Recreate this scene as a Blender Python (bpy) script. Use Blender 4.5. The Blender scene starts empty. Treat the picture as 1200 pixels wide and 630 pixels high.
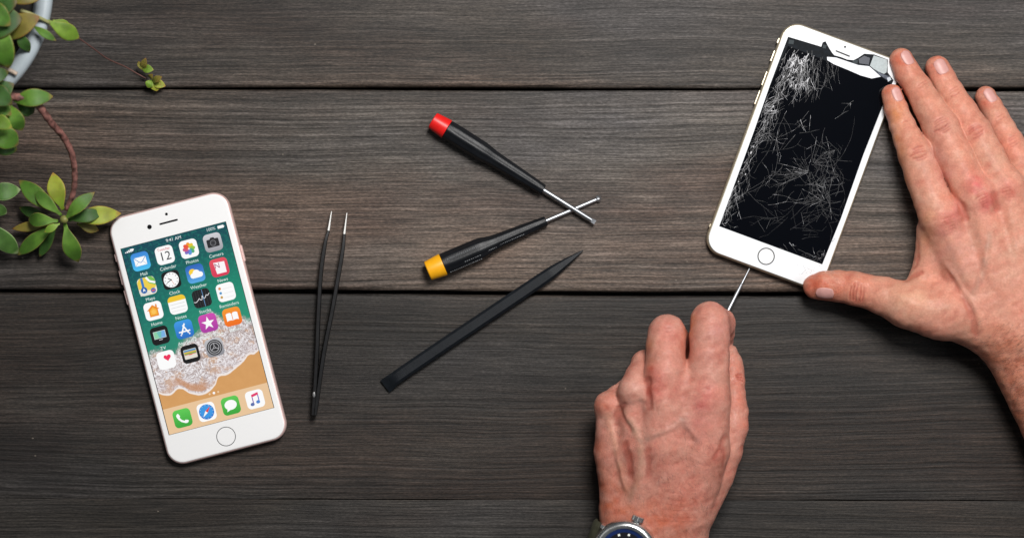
import bpy, bmesh, math, random
import numpy as np
from mathutils import Vector, Matrix
random.seed(7); RNG = np.random.default_rng(7)
C = bpy.context.scene.collection
H = 1.2                    # camera height over the table top, metres
S = 0.0005                 # metres per measured unit on the table top
def W(u, v, z=0.0):        # measured table position + height in mm -> metres
    f = (H - z/1000)/H
    return Vector(((u-600)*S*f, (315-v)*S*f, z/1000))
def lin(c):
    return tuple(((x/255)/12.92 if x/255 <= .04045 else ((x/255+.055)/1.055)**2.4) for x in c)

# ------------------------------------------------------------------ materials
def newmat(name):
    m = bpy.data.materials.new(name); m.use_nodes = True
    return m, m.node_tree.nodes, m.node_tree.links, m.node_tree.nodes['Principled BSDF']
def setp(b, **k):
    for n, v in k.items():
        n = n.replace('_', ' ')
        if n in b.inputs: b.inputs[n].default_value = v
_mc = {}
def plain(name, col, rough=.5, metal=0, spec=.5, coat=0, noise=.0, nscale=300, bump=0., bscale=800):
    if name in _mc: return _mc[name]
    m, N, L, b = newmat(name)
    setp(b, Base_Color=(*col, 1), Roughness=rough, Metallic=metal, Specular_IOR_Level=spec, Coat_Weight=coat, Coat_Roughness=.08)
    if noise or bump:
        tc = N.new('ShaderNodeTexCoord')
        if noise:
            n = N.new('ShaderNodeTexNoise'); n.inputs['Scale'].default_value = nscale; n.inputs['Detail'].default_value = 6
            L.new(tc.outputs['Object'], n.inputs['Vector'])
            r = N.new('ShaderNodeMapRange'); r.inputs[1].default_value=.3; r.inputs[2].default_value=.7
            r.inputs[3].default_value = 1-noise; r.inputs[4].default_value = 1+noise
            L.new(n.outputs['Fac'], r.inputs[0])
            mx = N.new('ShaderNodeMix'); mx.data_type='RGBA'; mx.blend_type='MULTIPLY'; mx.inputs[0].default_value = 1
            mx.inputs[6].default_value = (*col, 1); L.new(r.outputs[0], mx.inputs[7]); L.new(mx.outputs[2], b.inputs['Base Color'])
            r2 = N.new('ShaderNodeMapRange'); r2.inputs[3].default_value = max(0.03, rough-noise*.5); r2.inputs[4].default_value = min(1, rough+noise*.5)
            L.new(n.outputs['Fac'], r2.inputs[0]); L.new(r2.outputs[0], b.inputs['Roughness'])
        if bump:
            n = N.new('ShaderNodeTexNoise'); n.inputs['Scale'].default_value = bscale; n.inputs['Detail'].default_value = 4
            L.new(tc.outputs['Object'], n.inputs['Vector'])
            bp = N.new('ShaderNodeBump'); bp.inputs['Strength'].default_value = bump; bp.inputs['Distance'].default_value = .0003
            L.new(n.outputs['Fac'], bp.inputs['Height']); L.new(bp.outputs[0], b.inputs['Normal'])
    _mc[name] = m
    return m
def glow(col, k=1.0):      # display pixel colour (sRGB 0-255) of a lit screen
    key = ('lit', col, k)
    if key in _mc: return _mc[key]
    m, N, L, b = newmat('display_%02x%02x%02x' % tuple(int(c) for c in col))
    setp(b, Base_Color=(.01,.01,.01,1), Roughness=.25, Specular_IOR_Level=.2, Emission_Color=(*lin(col), 1), Emission_Strength=k)
    _mc[key] = m
    return m

# ------------------------------------------------------------------ objects
def thing(name, label, cat, loc=(0,0,0), rotz=0, group=None, kind=None):
    o = bpy.data.objects.new(name, None); C.objects.link(o); o.empty_display_size = .02
    o.location = loc; o.rotation_euler = (0,0,rotz)
    if label: o['label'] = label
    if cat: o['category'] = cat
    if group: o['group'] = group
    if kind: o['kind'] = kind
    return o
def mk(name, V, F, mats, parent=None, smooth=True, fm=None, world=False, label=None, sharp=None):
    me = bpy.data.meshes.new(name)
    if world and parent is not None:
        off = Vector((0,0,0)); q=parent
        while q is not None: off = off+q.location; q=q.parent
        V = [(p[0]-off[0], p[1]-off[1], p[2]-off[2]) for p in V]
    me.from_pydata([tuple(map(float, p)) for p in V], [], [tuple(map(int, f)) for f in F])
    for m in (mats if isinstance(mats, (list, tuple)) else [mats]): me.materials.append(m)
    if fm is not None: me.polygons.foreach_set('material_index', np.array(fm, dtype=np.int32))
    if smooth: me.polygons.foreach_set('use_smooth', np.ones(len(me.polygons), dtype=bool))
    bm = bmesh.new(); bm.from_mesh(me); bmesh.ops.recalc_face_normals(bm, faces=bm.faces); bm.to_mesh(me); bm.free()
    if smooth and sharp is not None: me.set_sharp_from_angle(angle=math.radians(sharp))
    me.update()
    o = bpy.data.objects.new(name, me); C.objects.link(o)
    if parent is not None: o.parent = parent
    if label: o['label'] = label
    return o
class G:                   # geometry collector
    def __init__(s): s.V=[]; s.F=[]; s.M=[]
    def add(s, V, F, m=0):
        n=len(s.V); s.V += [tuple(p) for p in V]; s.F += [tuple(i+n for i in f) for f in F]; s.M += [m]*len(F)
    def build(s, name, mats, parent, **k): return mk(name, s.V, s.F, mats, parent, fm=s.M, **k)
def rings(loops, cap0=True, cap1=True):
    V=[]; F=[]; n=len(loops[0])
    for l in loops: V += list(l)
    for i in range(len(loops)-1):
        for j in range(n):
            k=(j+1)%n; F.append((i*n+j, i*n+k, (i+1)*n+k, (i+1)*n+j))
    if cap0: F.append(tuple(range(n))[::-1])
    if cap1: F.append(tuple((len(loops)-1)*n+j for j in range(n)))
    return V, F
def rrect(hw, hh, r, n=10, cx=0, cy=0):
    out=[]; r=max(r,1e-5)
    for (sx,sy,a0) in ((1,1,0),(-1,1,90),(-1,-1,180),(1,-1,270)):
        for i in range(n+1):
            a=math.radians(a0+90*i/n); out.append((cx+sx*(hw-r)+r*math.cos(a), cy+sy*(hh-r)+r*math.sin(a)))
    return out
def slab(hw, hh, r, prof, n=10, cx=0, cy=0):   # prof: (inset, z)
    return rings([[(x,y,z) for x,y in rrect(hw-i, hh-i, r-i, n, cx, cy)] for i,z in prof])
def lathe_x(prof, n=32, flute=None):            # prof: (x, r), axis = x
    L=[]
    for x,r in prof:
        l=[]
        for k in range(n):
            a=2*math.pi*k/n; rr = r*(1+(flute(x,a) if flute else 0)); l.append((x, rr*math.cos(a), rr*math.sin(a)))
        L.append(l)
    return rings(L)
def tube(pts, rad, n=10, cap=True):
    pts=[Vector(p) for p in pts]; L=[]; up=Vector((.13,.21,.97))
    for i,p in enumerate(pts):
        t=(pts[min(i+1,len(pts)-1)]-pts[max(i-1,0)]).normalized()
        a=t.cross(up)
        if a.length<1e-6: a=t.cross(Vector((1,0,0)))
        a.normalize(); b=a.cross(t)
        r=rad[i] if isinstance(rad,(list,tuple)) else rad
        L.append([tuple(p+(a*math.cos(2*math.pi*k/n)+b*math.sin(2*math.pi*k/n))*r) for k in range(n)])
    return rings(L, cap, cap)
def spline(P, m=8):
    P=[np.array(p, float) for p in P]; P=[2*P[0]-P[1]]+P+[2*P[-1]-P[-2]]; out=[]
    for i in range(1,len(P)-2):
        for k in range(m):
            t=k/m; out.append(.5*((2*P[i])+(-P[i-1]+P[i+1])*t+(2*P[i-1]-5*P[i]+4*P[i+1]-P[i+2])*t*t+(-P[i-1]+3*P[i]-3*P[i+1]+P[i+2])*t**3))
    out.append(P[-2]); return out
def prism(outer, holes, z0, z1, m=0):           # polygon with holes, thickness
    bm=bmesh.new(); loops=[]
    for lp in [outer]+holes:
        vs=[bm.verts.new((x,y,z1)) for x,y in lp]; loops.append(vs)
        for i in range(len(vs)): bm.edges.new((vs[i], vs[(i+1)%len(vs)]))
    bmesh.ops.triangle_fill(bm, use_beauty=True, edges=bm.edges[:], normal=(0,0,1))
    bm.verts.index_update()
    V=[tuple(v.co) for v in bm.verts]; F=[tuple(v.index for v in f.verts) for f in bm.faces]; n=len(V)
    V2=V+[(x,y,z0) for x,y,_ in V]; F2=F+[tuple(i+n for i in f[::-1]) for f in F]
    for vs in loops:
        for i in range(len(vs)):
            a=vs[i].index; b=vs[(i+1)%len(vs)].index; F2.append((a,b,b+n,a+n))
    bm.free(); return V2,F2

# ------------------------------------------------------------------ camera, light
cam = bpy.data.cameras.new('camera'); co = bpy.data.objects.new('camera', cam); C.objects.link(co)
co.location = (0,0,H); cam.sensor_width = 36; cam.lens = 36*H/.6; cam.clip_start=.05; cam.clip_end = 50
cam.dof.use_dof = True; cam.dof.focus_distance = H-.012; cam.dof.aperture_fstop = 4.8
bpy.context.scene.camera = co
w = bpy.data.worlds.new('World'); bpy.context.scene.world = w; w.use_nodes = True
w.node_tree.nodes['Background'].inputs[0].default_value = (.80,.90,1,1)
w.node_tree.nodes['Background'].inputs[1].default_value = .07
def area(name, loc, tgt, size, power, col=(1,1,1), sy=None):
    l=bpy.data.lights.new(name,'AREA'); l.energy=power; l.color=col; l.shape='RECTANGLE'; l.size=size; l.size_y=sy or size
    o=bpy.data.objects.new(name,l); C.objects.link(o); o.location=loc
    o.rotation_euler=(Vector(tgt)-Vector(loc)).to_track_quat('-Z','Y').to_euler()
area('window_light', (.20,.50,1.0), (.10,.03,0), .34, 15.5, (1,.975,.95))
area('fill_light', (.95,.05,1.0), (.1,0,0), .6, 3.0, (.95,.97,1))
area('side_light', (-.9,.35,1.0), (-.2,-.05,0), .6, .8, (1,.98,.95))
vs = bpy.context.scene.view_settings
vs.view_transform='Standard'; vs.look='None'; vs.exposure=0; vs.gamma=1

# ------------------------------------------------------------------ wood table
def wood(name, bright, tint, seed, ridge):
    m,N,L,b = newmat(name)
    tc=N.new('ShaderNodeTexCoord')
    off=N.new('ShaderNodeVectorMath'); off.operation='ADD'; off.inputs[1].default_value=(seed*1.7, seed*.61, seed*.37)
    L.new(tc.outputs['Object'], off.inputs[0])
    def mapping(sx,sy,src=off.outputs[0]):
        mp=N.new('ShaderNodeMapping'); mp.inputs['Scale'].default_value=(sx,sy,1); L.new(src, mp.inputs['Vector']); return mp.outputs[0]
    def noise(vec, sc=1, det=8, rough=.6, dist=0):
        n=N.new('ShaderNodeTexNoise'); n.inputs['Scale'].default_value=sc; n.inputs['Detail'].default_value=det; n.inputs['Roughness'].default_value=rough; n.inputs['Distortion'].default_value=dist
        L.new(vec, n.inputs['Vector']); return n.outputs['Fac']
    def math_(op,a,b_=None,c=None):
        n=N.new('ShaderNodeMath'); n.operation=op
        for i,x in enumerate((a,b_,c)):
            if x is None: continue
            if isinstance(x,(int,float)): n.inputs[i].default_value=x
            else: L.new(x,n.inputs[i])
        return n.outputs[0]
    def ramp(fac, stops):
        r=N.new('ShaderNodeValToRGB'); e=r.color_ramp.elements
        e[0].position, e[0].color = stops[0][0], (*stops[0][1],1); e[1].position, e[1].color = stops[-1][0], (*stops[-1][1],1)
        for p,c in stops[1:-1]:
            x=e.new(p); x.color=(*c,1)
        L.new(fac,r.inputs[0]); return r.outputs[0]
    def mix(f,a,b_,mode='MIX'):
        n=N.new('ShaderNodeMix'); n.data_type='RGBA'; n.blend_type=mode
        for i,x in ((0,f),(6,a),(7,b_)):
            if isinstance(x,(int,float)): n.inputs[i].default_value=x
            elif isinstance(x,tuple): n.inputs[i].default_value=(*x,1)
            else: L.new(x,n.inputs[i])
        return n.outputs[2]
    # slow waviness of the growth rings
    sep=N.new('ShaderNodeSeparateXYZ'); L.new(off.outputs[0],sep.inputs[0])
    wob=noise(mapping(3.2,9),1,3,.5)
    wob2=noise(mapping(14,30),1,4,.5)
    yy=math_('ADD', sep.outputs[1], math_('ADD', math_('MULTIPLY',math_('SUBTRACT',wob,.5),.018), math_('MULTIPLY',math_('SUBTRACT',wob2,.5),.0020)))
    # growth-ring ridges about 2 mm apart, uneven
    cmb=N.new('ShaderNodeCombineXYZ'); L.new(math_('MULTIPLY',sep.outputs[0],1.6),cmb.inputs[0]); L.new(math_('MULTIPLY',yy,520.),cmb.inputs[1])
    ring=noise(cmb.outputs[0],1,2,.45)
    cmb2=N.new('ShaderNodeCombineXYZ'); L.new(math_('MULTIPLY',sep.outputs[0],42.),cmb2.inputs[0]); L.new(math_('MULTIPLY',yy,1150.),cmb2.inputs[1])
    fib=noise(cmb2.outputs[0],1,6,.68)
    cmb3=N.new('ShaderNodeCombineXYZ'); L.new(math_('MULTIPLY',sep.outputs[0],4.),cmb3.inputs[0]); L.new(math_('MULTIPLY',yy,60.),cmb3.inputs[1])
    band=noise(cmb3.outputs[0],1,5,.6)
    speck=noise(mapping(420,1500),1,3,.7)
    big=noise(mapping(3.5,11),1,4,.55)
    big2=noise(mapping(5,17),1.3,4,.6)
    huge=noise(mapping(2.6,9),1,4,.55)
    g=math_('ADD', math_('MULTIPLY',ring,.26+ridge*.22), math_('ADD', math_('MULTIPLY',fib,.66), math_('MULTIPLY',band,.24-ridge*.06)))
    g=math_('ADD', g, math_('MULTIPLY',math_('SUBTRACT',speck,.5),.42))
    base=ramp(g, [(.39,(.008,.007,.0065)),(.50,(.028,.0235,.020)),(.59,(.062,.053,.046)),(.69,(.122,.105,.092)),(.80,(.24,.21,.19))])
    # weathering tints: brown, blue grey, greenish
    t1=ramp(big,[(.34,(.93,1.0,1.13)),(.48,(1,1,1)),(.64,(1.22,.98,.86))])
    t2=ramp(big2,[(.32,(.74,.66,.64)),(.48,(1,1,1)),(.68,(1.14,1.13,1.10))])
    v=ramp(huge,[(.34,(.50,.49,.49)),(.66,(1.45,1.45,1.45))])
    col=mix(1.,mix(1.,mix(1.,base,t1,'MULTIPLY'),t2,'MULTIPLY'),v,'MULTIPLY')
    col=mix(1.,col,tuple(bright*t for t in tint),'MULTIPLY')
    # sparse pale flecks
    vo=N.new('ShaderNodeTexVoronoi'); vo.inputs['Scale'].default_value=1; L.new(mapping(34,60),vo.inputs['Vector'])
    fl=math_('LESS_THAN', vo.outputs['Distance'], .022)
    col=mix(math_('MULTIPLY',fl,.5),col,(.28,.24,.19))
    L.new(col,b.inputs['Base Color'])
    h=math_('ADD', math_('MULTIPLY',ring,.9+ridge), math_('ADD', math_('MULTIPLY',fib,.55), math_('MULTIPLY',speck,.16)))
    bp=N.new('ShaderNodeBump'); bp.inputs['Strength'].default_value=.55; bp.inputs['Distance'].default_value=.0008
    L.new(h,bp.inputs['Height']); L.new(bp.outputs[0],b.inputs['Normal'])
    rr=N.new('ShaderNodeMapRange'); rr.inputs[3].default_value=.48; rr.inputs[4].default_value=.78; L.new(fib,rr.inputs[0]); L.new(rr.outputs[0],b.inputs['Roughness'])
    setp(b,Specular_IOR_Level=.35)
    return m
table = thing('table_top', 'weathered dark grey brown wooden boards with narrow black gaps', 'table', (0,0,0), kind='structure')
def plank(vt0, vt1, vb0, vb1, mat, rt, rb):   # v of the top edge at u=0/1200, v of bottom edge at u=0/1200, edge radii mm
    us=np.linspace(-560,1760,59); loops=[]
    for i,u in enumerate(us):
        yt=-(vt0+(vt1-vt0)*u/1200-315)*S; yb=-(vb0+(vb1-vb0)*u/1200-315)*S
        yt+= .00022*math.sin(u*.011+vt0)+.00012*math.sin(u*.037+vt0*3)+random.uniform(-1,1)*.00004
        yb+= .00022*math.sin(u*.009+vb0*2)+.00012*math.sin(u*.041+vb0)+random.uniform(-1,1)*.00004
        x=(u-600)*S; T=rt/1000; B=rb/1000; l=[(x,yt-.001,-.022),(x,yt,-.020)]
        for a in range(0,91,15):
            r=math.radians(a); l.append((x, yt-T+T*math.cos(r), -T+T*math.sin(r)))
        for k in range(1,12): l.append((x, yt-T+(yb+B-yt+T)*k/12, 0))
        for a in range(90,-1,-15):
            r=math.radians(a); l.append((x, yb+B-B*math.cos(r), -B+B*math.sin(r)))
        l+= [(x,yb,-.020),(x,yb+.001,-.022)]; loops.append(l)
    V,F=rings(loops); mk('plank',V,F,mat,table,sharp=60)
plank(-330,-330,-114,-112, wood('wood_a',.55,(1,.98,.96),11,.1), 2,2)
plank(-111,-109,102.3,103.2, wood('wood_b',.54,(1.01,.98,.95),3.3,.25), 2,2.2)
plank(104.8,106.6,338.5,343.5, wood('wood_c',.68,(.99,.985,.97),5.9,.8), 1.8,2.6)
plank(342.5,348.5,583.6,585.8, wood('wood_d',.33,(.99,.99,.99),21.4,.1), 2.6,.3)  # weathered darker board; dimmer light at the bottom also put into its colour
plank(584.0,586.2,800,803, wood('wood_e',.38,(1.02,1.0,.95),8.2,.1), .3,2)  # brightness lowered here too for the light falling off downward
plank(803.5,806.5,1010,1012, wood('wood_f',.8,(1,.99,.97),14.2,.1), 2,2)
V,F=rings([[(x,y,z) for x,y in rrect(.60,.36,.001,1)] for z in (-.045,-.0225)])
mk('gap_light_block',V,F,plain('gap_block_dark',(.012,.010,.009),.9),table,smooth=False)  # dark board added below the planks: blocks light, keeps the gaps black

# ------------------------------------------------------------------ lit phone
S7 = S*(H-.0071)/H
P1 = W(231.6,384.4,7.1); ph = thing('smartphone','undamaged white and rose gold phone with lit home screen beside the plant','phone',(P1.x,P1.y,0),math.radians(14.6))
rose = plain('rose_gold_metal',(.90,.64,.60),.35,.4,noise=.04,nscale=60)
white = plain('white_glass',(.88,.88,.88),.12,0,.5)
dark = plain('black_plastic_gloss',(.008,.008,.009),.2)
mm=.001
def L1(a,b): return (a*S7,b*S7)
hw,hh,cr=72.5*S7,150*S7,20*S7
prof=[(1.9*mm,.1*mm),(.9*mm,.35*mm),(.3*mm,1.1*mm),(.03*mm,2.2*mm),(0,3.5*mm),(.03*mm,4.8*mm),(.3*mm,5.9*mm),(.75*mm,6.5*mm),(1.25*mm,6.75*mm)]
V,F=slab(hw,hh,cr,prof,14); mk('body',V,F,rose,ph,sharp=40)
V,F=slab(hw,hh,cr,[(1.15*mm,6.3*mm),(1.15*mm,6.82*mm),(1.35*mm,7.0*mm),(1.8*mm,7.08*mm),(2.6*mm,7.1*mm)],14); mk('front_glass',V,F,white,ph,sharp=40)
# screen wallpaper
def wallpaper():
    m,N,L,b=newmat('display_wallpaper')
    tc=N.new('ShaderNodeTexCoord'); mp=N.new('ShaderNodeMapping'); mp.inputs['Scale'].default_value=(1/S7,1/S7,1/S7); L.new(tc.outputs['Object'],mp.inputs['Vector'])
    def noise(sc,det=6,rough=.6,dist=0,vec=mp.outputs[0]):
        n=N.new('ShaderNodeTexNoise'); n.inputs['Scale'].default_value=sc; n.inputs['Detail'].default_value=det; n.inputs['Roughness'].default_value=rough; n.inputs['Distortion'].default_value=dist; L.new(vec,n.inputs['Vector']); return n.outputs['Fac']
    def M(op,a,b_=None,c=None):
        n=N.new('ShaderNodeMath'); n.operation=op
        for i,x in enumerate((a,b_,c)):
            if x is None: continue
            if isinstance(x,(int,float)): n.inputs[i].default_value=x
            else: L.new(x,n.inputs[i])
        return n.outputs[0]
    def sm(x,a,b_):
        n=N.new('ShaderNodeMapRange'); n.interpolation_type='SMOOTHSTEP'; n.inputs[1].default_value=a; n.inputs[2].default_value=b_; L.new(x,n.inputs[0]); return n.outputs[0]
    def mix(f,a,b_):
        n=N.new('ShaderNodeMix'); n.data_type='RGBA'
        for i,x in ((0,f),(6,a),(7,b_)):
            if isinstance(x,(int,float)): n.inputs[i].default_value=x
            elif isinstance(x,tuple): n.inputs[i].default_value=(*lin(x),1)
            else: L.new(x,n.inputs[i])
        return n.outputs[2]
    sp=N.new('ShaderNodeSeparateXYZ'); L.new(mp.outputs[0],sp.inputs[0]); a,b0=sp.outputs[0],sp.outputs[1]
    # shoreline height as a curve over a
    def curve(pts):
        r=N.new('ShaderNodeFloatCurve'); c=r.mapping.curves[0]
        xs=[((x+66)/132,(y+100)/150) for x,y in pts]
        c.points[0].location=xs[0]; c.points[1].location=xs[-1]
        for p in xs[1:-1]: c.points.new(*p)
        r.mapping.update(); L.new(M('DIVIDE',M('ADD',a,66),132),r.inputs['Value']); return M('SUBTRACT',M('MULTIPLY',r.outputs[0],150),100)
    shore=curve([(-66,-58),(-52,-66),(-38,-62),(-25,-72),(-10,-75),(2,-69),(10,-60),(20,-60),(30,-56),(42,-50),(50,-44),(58,-44),(66,-38)])
    sea=curve([(-66,-18),(-50,-14),(-36,-22),(-20,-12),(-5,-8),(8,0),(16,14),(24,10),(36,0),(50,2),(60,-6),(66,-4)])
    n1=noise(.07,6,.6); n2=noise(.28,8,.7,.5); n3=noise(.9,5,.75)
    wob=M('MULTIPLY',M('SUBTRACT',n1,.5),10)
    ds=M('SUBTRACT',M('ADD',b0,M('MULTIPLY',wob,.35)),shore)
    dt=M('SUBTRACT',M('ADD',b0,M('MULTIPLY',M('SUBTRACT',n2,.5),26)),sea)
    teal=mix(sm(b0,20,112),(26,140,112),(10,72,84)); teal=mix(M('MULTIPLY',sm(a,64,-70),.55),teal,(8,62,86)); teal=mix(M('MULTIPLY',sm(n2,.45,.75),.5),teal,(30,160,130))
    teal=mix(M('MULTIPLY',sm(b0,40,-10),.55),teal,(50,150,120))
    lace=noise(.17,9,.72,2.6); foamc=mix(sm(lace,.40,.60),(168,150,146),(248,245,248)); foamc=mix(M('MULTIPLY',sm(n1,.50,.62),.7),foamc,(204,160,122)); foamc=mix(M('MULTIPLY',sm(lace,.52,.60),.6),foamc,(250,248,250))
    foamc=mix(M('MULTIPLY',sm(ds,24,2),.25),foamc,(215,200,205))
    sand=mix(noise(.12,4),(222,166,104),(208,152,92))
    c=mix(sm(dt,-5,5),foamc,teal)
    wet=M('MULTIPLY',sm(a,-58,-30),M('MULTIPLY',sm(a,0,-12),M('MULTIPLY',sm(ds,2,4),sm(ds,15,9))))
    c=mix(M('MULTIPLY',wet,.8),c,(198,138,90))
    c=mix(sm(ds,1.8,-.2),c,(246,238,234)); c=mix(sm(ds,-.6,-2.2),c,sand)
    # translucent dock
    c=mix(sm(b0,-81.6,-82.2),c,(236,200,158))
    L.new(c,b.inputs['Emission Color']); setp(b,Base_Color=(.01,.01,.01,1),Roughness=.25,Specular_IOR_Level=.2,Emission_Strength=.95)
    return m
z0=7.1*mm
scr_edge=plain('screen_gap',(.01,.01,.01),.3)
def rect(x0,y0,x1,y1): return [(x0,y0),(x1,y0),(x1,y1),(x0,y1)]
V,F=prism([L1(*p) for p in rect(-64.2,-112.6,63.6,112.8)],[],z0-.3*mm,z0+.02*mm); scr_frame=mk('screen',V,F,scr_edge,ph,smooth=False)
V,F=prism([L1(*p) for p in rect(-63.4,-112.2,62.9,112.4)],[],z0-.2*mm,z0+.05*mm); mk('wallpaper',V,F,wallpaper(),scr_frame,smooth=False)
ZI=z0+.05*mm
class Icon:
    def __init__(s,ca,cb): s.g=G(); s.ca=ca; s.cb=cb; s.mats=[]; s.lv=0
    def mi(s,col):
        m=glow(col)
        if m not in s.mats: s.mats.append(m)
        return s.mats.index(m)
    def poly(s,pts,col,lv=None):
        s.lv += 1
        z=ZI+.012*mm*s.lv; c=[((x+s.ca)*S7,(y+s.cb)*S7) for x,y in pts]
        s.g.add([(x,y,z) for x,y in c],[tuple(range(len(c)))],s.mi(col))
    def circ(s,x,y,r,col,n=28,sx=1,ang=0):
        ca,sa=math.cos(ang),math.sin(ang)
        s.poly([(x+r*(sx*math.cos(2*math.pi*k/n)*ca-math.sin(2*math.pi*k/n)*sa), y+r*(sx*math.cos(2*math.pi*k/n)*sa+math.sin(2*math.pi*k/n)*ca)) for k in range(n)],col)
    def line(s,pts,w,col):
        for (x0,y0),(x1,y1) in zip(pts[:-1],pts[1:]):
            d=math.hypot(x1-x0,y1-y0) or 1; nx,ny=-(y1-y0)/d*w/2,(x1-x0)/d*w/2
            s.poly([(x0+nx,y0+ny),(x0-nx,y0-ny),(x1-nx,y1-ny),(x1+nx,y1+ny)],col); s.lv-=1
        s.lv+=1
    def base(s,col,col2=None,r=5,h=10.6):
        # solid tile, top of it fading to col2 in bands
        pts=rrect(h,h,r,6)
        if col2 is None: s.poly(pts,col); return
        N_=9
        for k in range(N_):
            t=k/(N_-1); c=tuple(int(round(col[i]*(1-t)+col2[i]*t)) for i in range(3))
            y1=h-2*h*k/N_; s.poly([(x,min(y,y1)) for x,y in pts] if k else pts,c)
    def text(s,txt,x,y,size,col,thin=False):
        V,F=textmesh(txt,size*S7); s.lv+=1; z=ZI+.012*mm*s.lv
        s.g.add([((x+s.ca)*S7+p[0],(y+s.cb)*S7+p[1],z) for p in V],F,s.mi(col))
    def done(s,name='app_icon',label=None):
        o=s.g.build(name,s.mats,scr_frame,smooth=False,label=label); return o
def textmesh(txt,size,off=0):
    cu=bpy.data.curves.new('t','FONT'); cu.body=txt; cu.size=size; cu.align_x='CENTER'; cu.align_y='CENTER'; cu.resolution_u=3; cu.offset=off
    o=bpy.data.objects.new('t',cu); C.objects.link(o); bpy.context.view_layer.update()
    me=bpy.data.meshes.new_from_object(o); V=[tuple(v.co) for v in me.vertices]; F=[tuple(p.vertices) for p in me.polygons]
    bpy.data.objects.remove(o); bpy.data.curves.remove(cu); bpy.data.meshes.remove(me); return V,F
cols=[-44.9,-15.6,13.6,42.7]; rows=[92.7,62.7,32.8,3.0,-26.6]
WH=(250,250,250); BK=(18,18,20)
names=[['Mail','Calendar','Photos','Camera'],['Maps','Clock','Weather','News'],['Home','Notes','Stocks','Reminders'],['TV','App Store','iTunes Store','iBooks']]
def ic(r,c): return Icon(cols[c],rows[r])
i=ic(0,0); i.base((60,135,215),(75,190,240)); i.poly(rect(-7,-5,7,5),WH); i.line([(-7,5),(-2,-.5),(0,-1.6),(2,-.5),(7,5)],.8,(90,150,210)); i.line([(-7,-5),(-2,.3)],.5,(150,180,215)); i.line([(7,-5),(2,.3)],.5,(150,180,215)); i.done()
i=ic(0,1); i.base(WH); i.text('Tuesday',0,7,4.6,(205,60,60)); i.text('12',0,-1.8,14.5,(40,40,44)); i.done()
i=ic(0,2); i.base(WH)
for k,c in enumerate([(240,150,40),(225,195,50),(150,195,70),(80,170,120),(90,150,215),(125,105,190),(205,85,125),(230,85,60)]):
    a=math.pi/2-k*math.pi/4; i.circ(3.9*math.cos(a),3.9*math.sin(a),2.5,c,20,1.45,a)
i.circ(0,0,1.2,(240,225,215)); i.done()
i=ic(0,3); i.base((205,205,210),(160,160,166)); i.poly(rrect(7.2,4.8,1.2,3,0,-.6),(38,38,42)); i.poly([(-3,4),(-2,6),(2,6),(3,4)],(38,38,42)); i.circ(0,-.6,3.5,(130,130,134)); i.circ(0,-.6,2.9,(38,38,42)); i.circ(0,-.6,1.9,(95,95,100)); i.circ(0,-.6,1.5,(38,38,42)); i.done()
i=ic(1,0); i.base((238,232,214)); i.poly([(-10.4,-3),(-10.4,6),(-7,10.4),(2,10.4),(10,2),(10.4,-2),(6,-6)],(235,205,75)); i.poly([(0,10.5),(7,10.4),(10.5,7),(10.5,-1),(3,3)],(120,190,85)); i.line([(1,10.4),(4,5),(10.4,2)],2.4,WH); i.poly([(-10,-10),(-10.4,-2),(-3,-4),(3,-10.4)],(225,222,214)); i.line([(-4.5,10.4),(-4.5,-5)],3.,(60,120,190)); i.circ(-4.5,-4,3.8,(45,100,170)); i.poly([(-4.5,-1.5),(-6.3,-5.6),(-4.5,-4.6),(-2.7,-5.6)],WH); i.circ(6,-6.5,3,(90,110,185)); i.poly(rect(4.1,-7.2,7.9,-5.9),(225,90,80)); i.done()
i=ic(1,1); i.base(BK); i.circ(0,0,8.9,WH,40)
for k in range(12):
    a=k*math.pi/6; i.line([(6.6*math.cos(a),6.6*math.sin(a)),(8*math.cos(a),8*math.sin(a))],.7,(40,40,40))
i.line([(0,0),(-5.6,-2.4)],.8,BK); i.line([(0,0),(-3.4,2.6)],.9,BK); i.line([(0,0),(2.5,-7)],.4,(220,120,60)); i.circ(0,0,.8,BK); i.done()
i=ic(1,2); i.base((45,100,185),(85,165,225)); i.circ(-3,2,4.1,(248,208,60)); i.circ(-3.4,-2.2,3,WH); i.circ(1.2,0,4.3,WH); i.circ(5.6,-2,3.1,WH); i.poly(rrect(6.5,2.2,2,4,.9,-3),WH); i.done()
i=ic(1,3); i.base((225,80,95),(215,55,85)); i.poly([(-5.8,6.6),(7.2,5.6),(7.2,-7.2),(-4.4,-7.2)],(250,244,246)); i.text('N',-2.2,2,8.6,(150,35,90)); i.done()
i=ic(2,0); i.base(WH); i.poly([(0,7.2),(7.6,1),(5.4,1),(5.4,-6.6),(-5.4,-6.6),(-5.4,1),(-7.6,1)],(232,140,35)); i.poly(rect(3.4,3.5,5.2,7.2),(232,140,35)); i.poly([(0,4.4),(4,.8),(4,-4.8),(-4,-4.8),(-4,.8)],(245,178,60)); i.circ(0,-1.2,2.6,(250,195,90)); i.done()
i=ic(2,1); i.base((240,200,50)); i.poly([(x,min(y,4.4)) for x,y in rrect(10.6,10.6,5,6)],WH); i.line([(-8.6,1),(8.6,1)],.45,(190,190,190)); i.line([(-8.6,-3),(8.6,-3)],.45,(190,190,190)); i.line([(-8.6,-7),(8.6,-7)],.45,(215,215,215)); i.done()
i=ic(2,2); i.base((24,25,28))
for k in range(-3,4): i.line([(k*3,-10),(k*3,10)],.35,(60,62,66))
i.line([(-10,-2.6),(-8,-3.4),(-6,-2.4),(-4.2,-1),(-3,.6),(-1.6,-1.8),(0,-1.6),(1,2.8),(2.5,-1),(4,-.2),(6,2.8),(7.5,1.6),(10,4)],.7,(235,235,238)); i.line([(2,-10),(2,10)],.5,(110,165,215)); i.done()
i=ic(2,3); i.base(WH)
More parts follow.
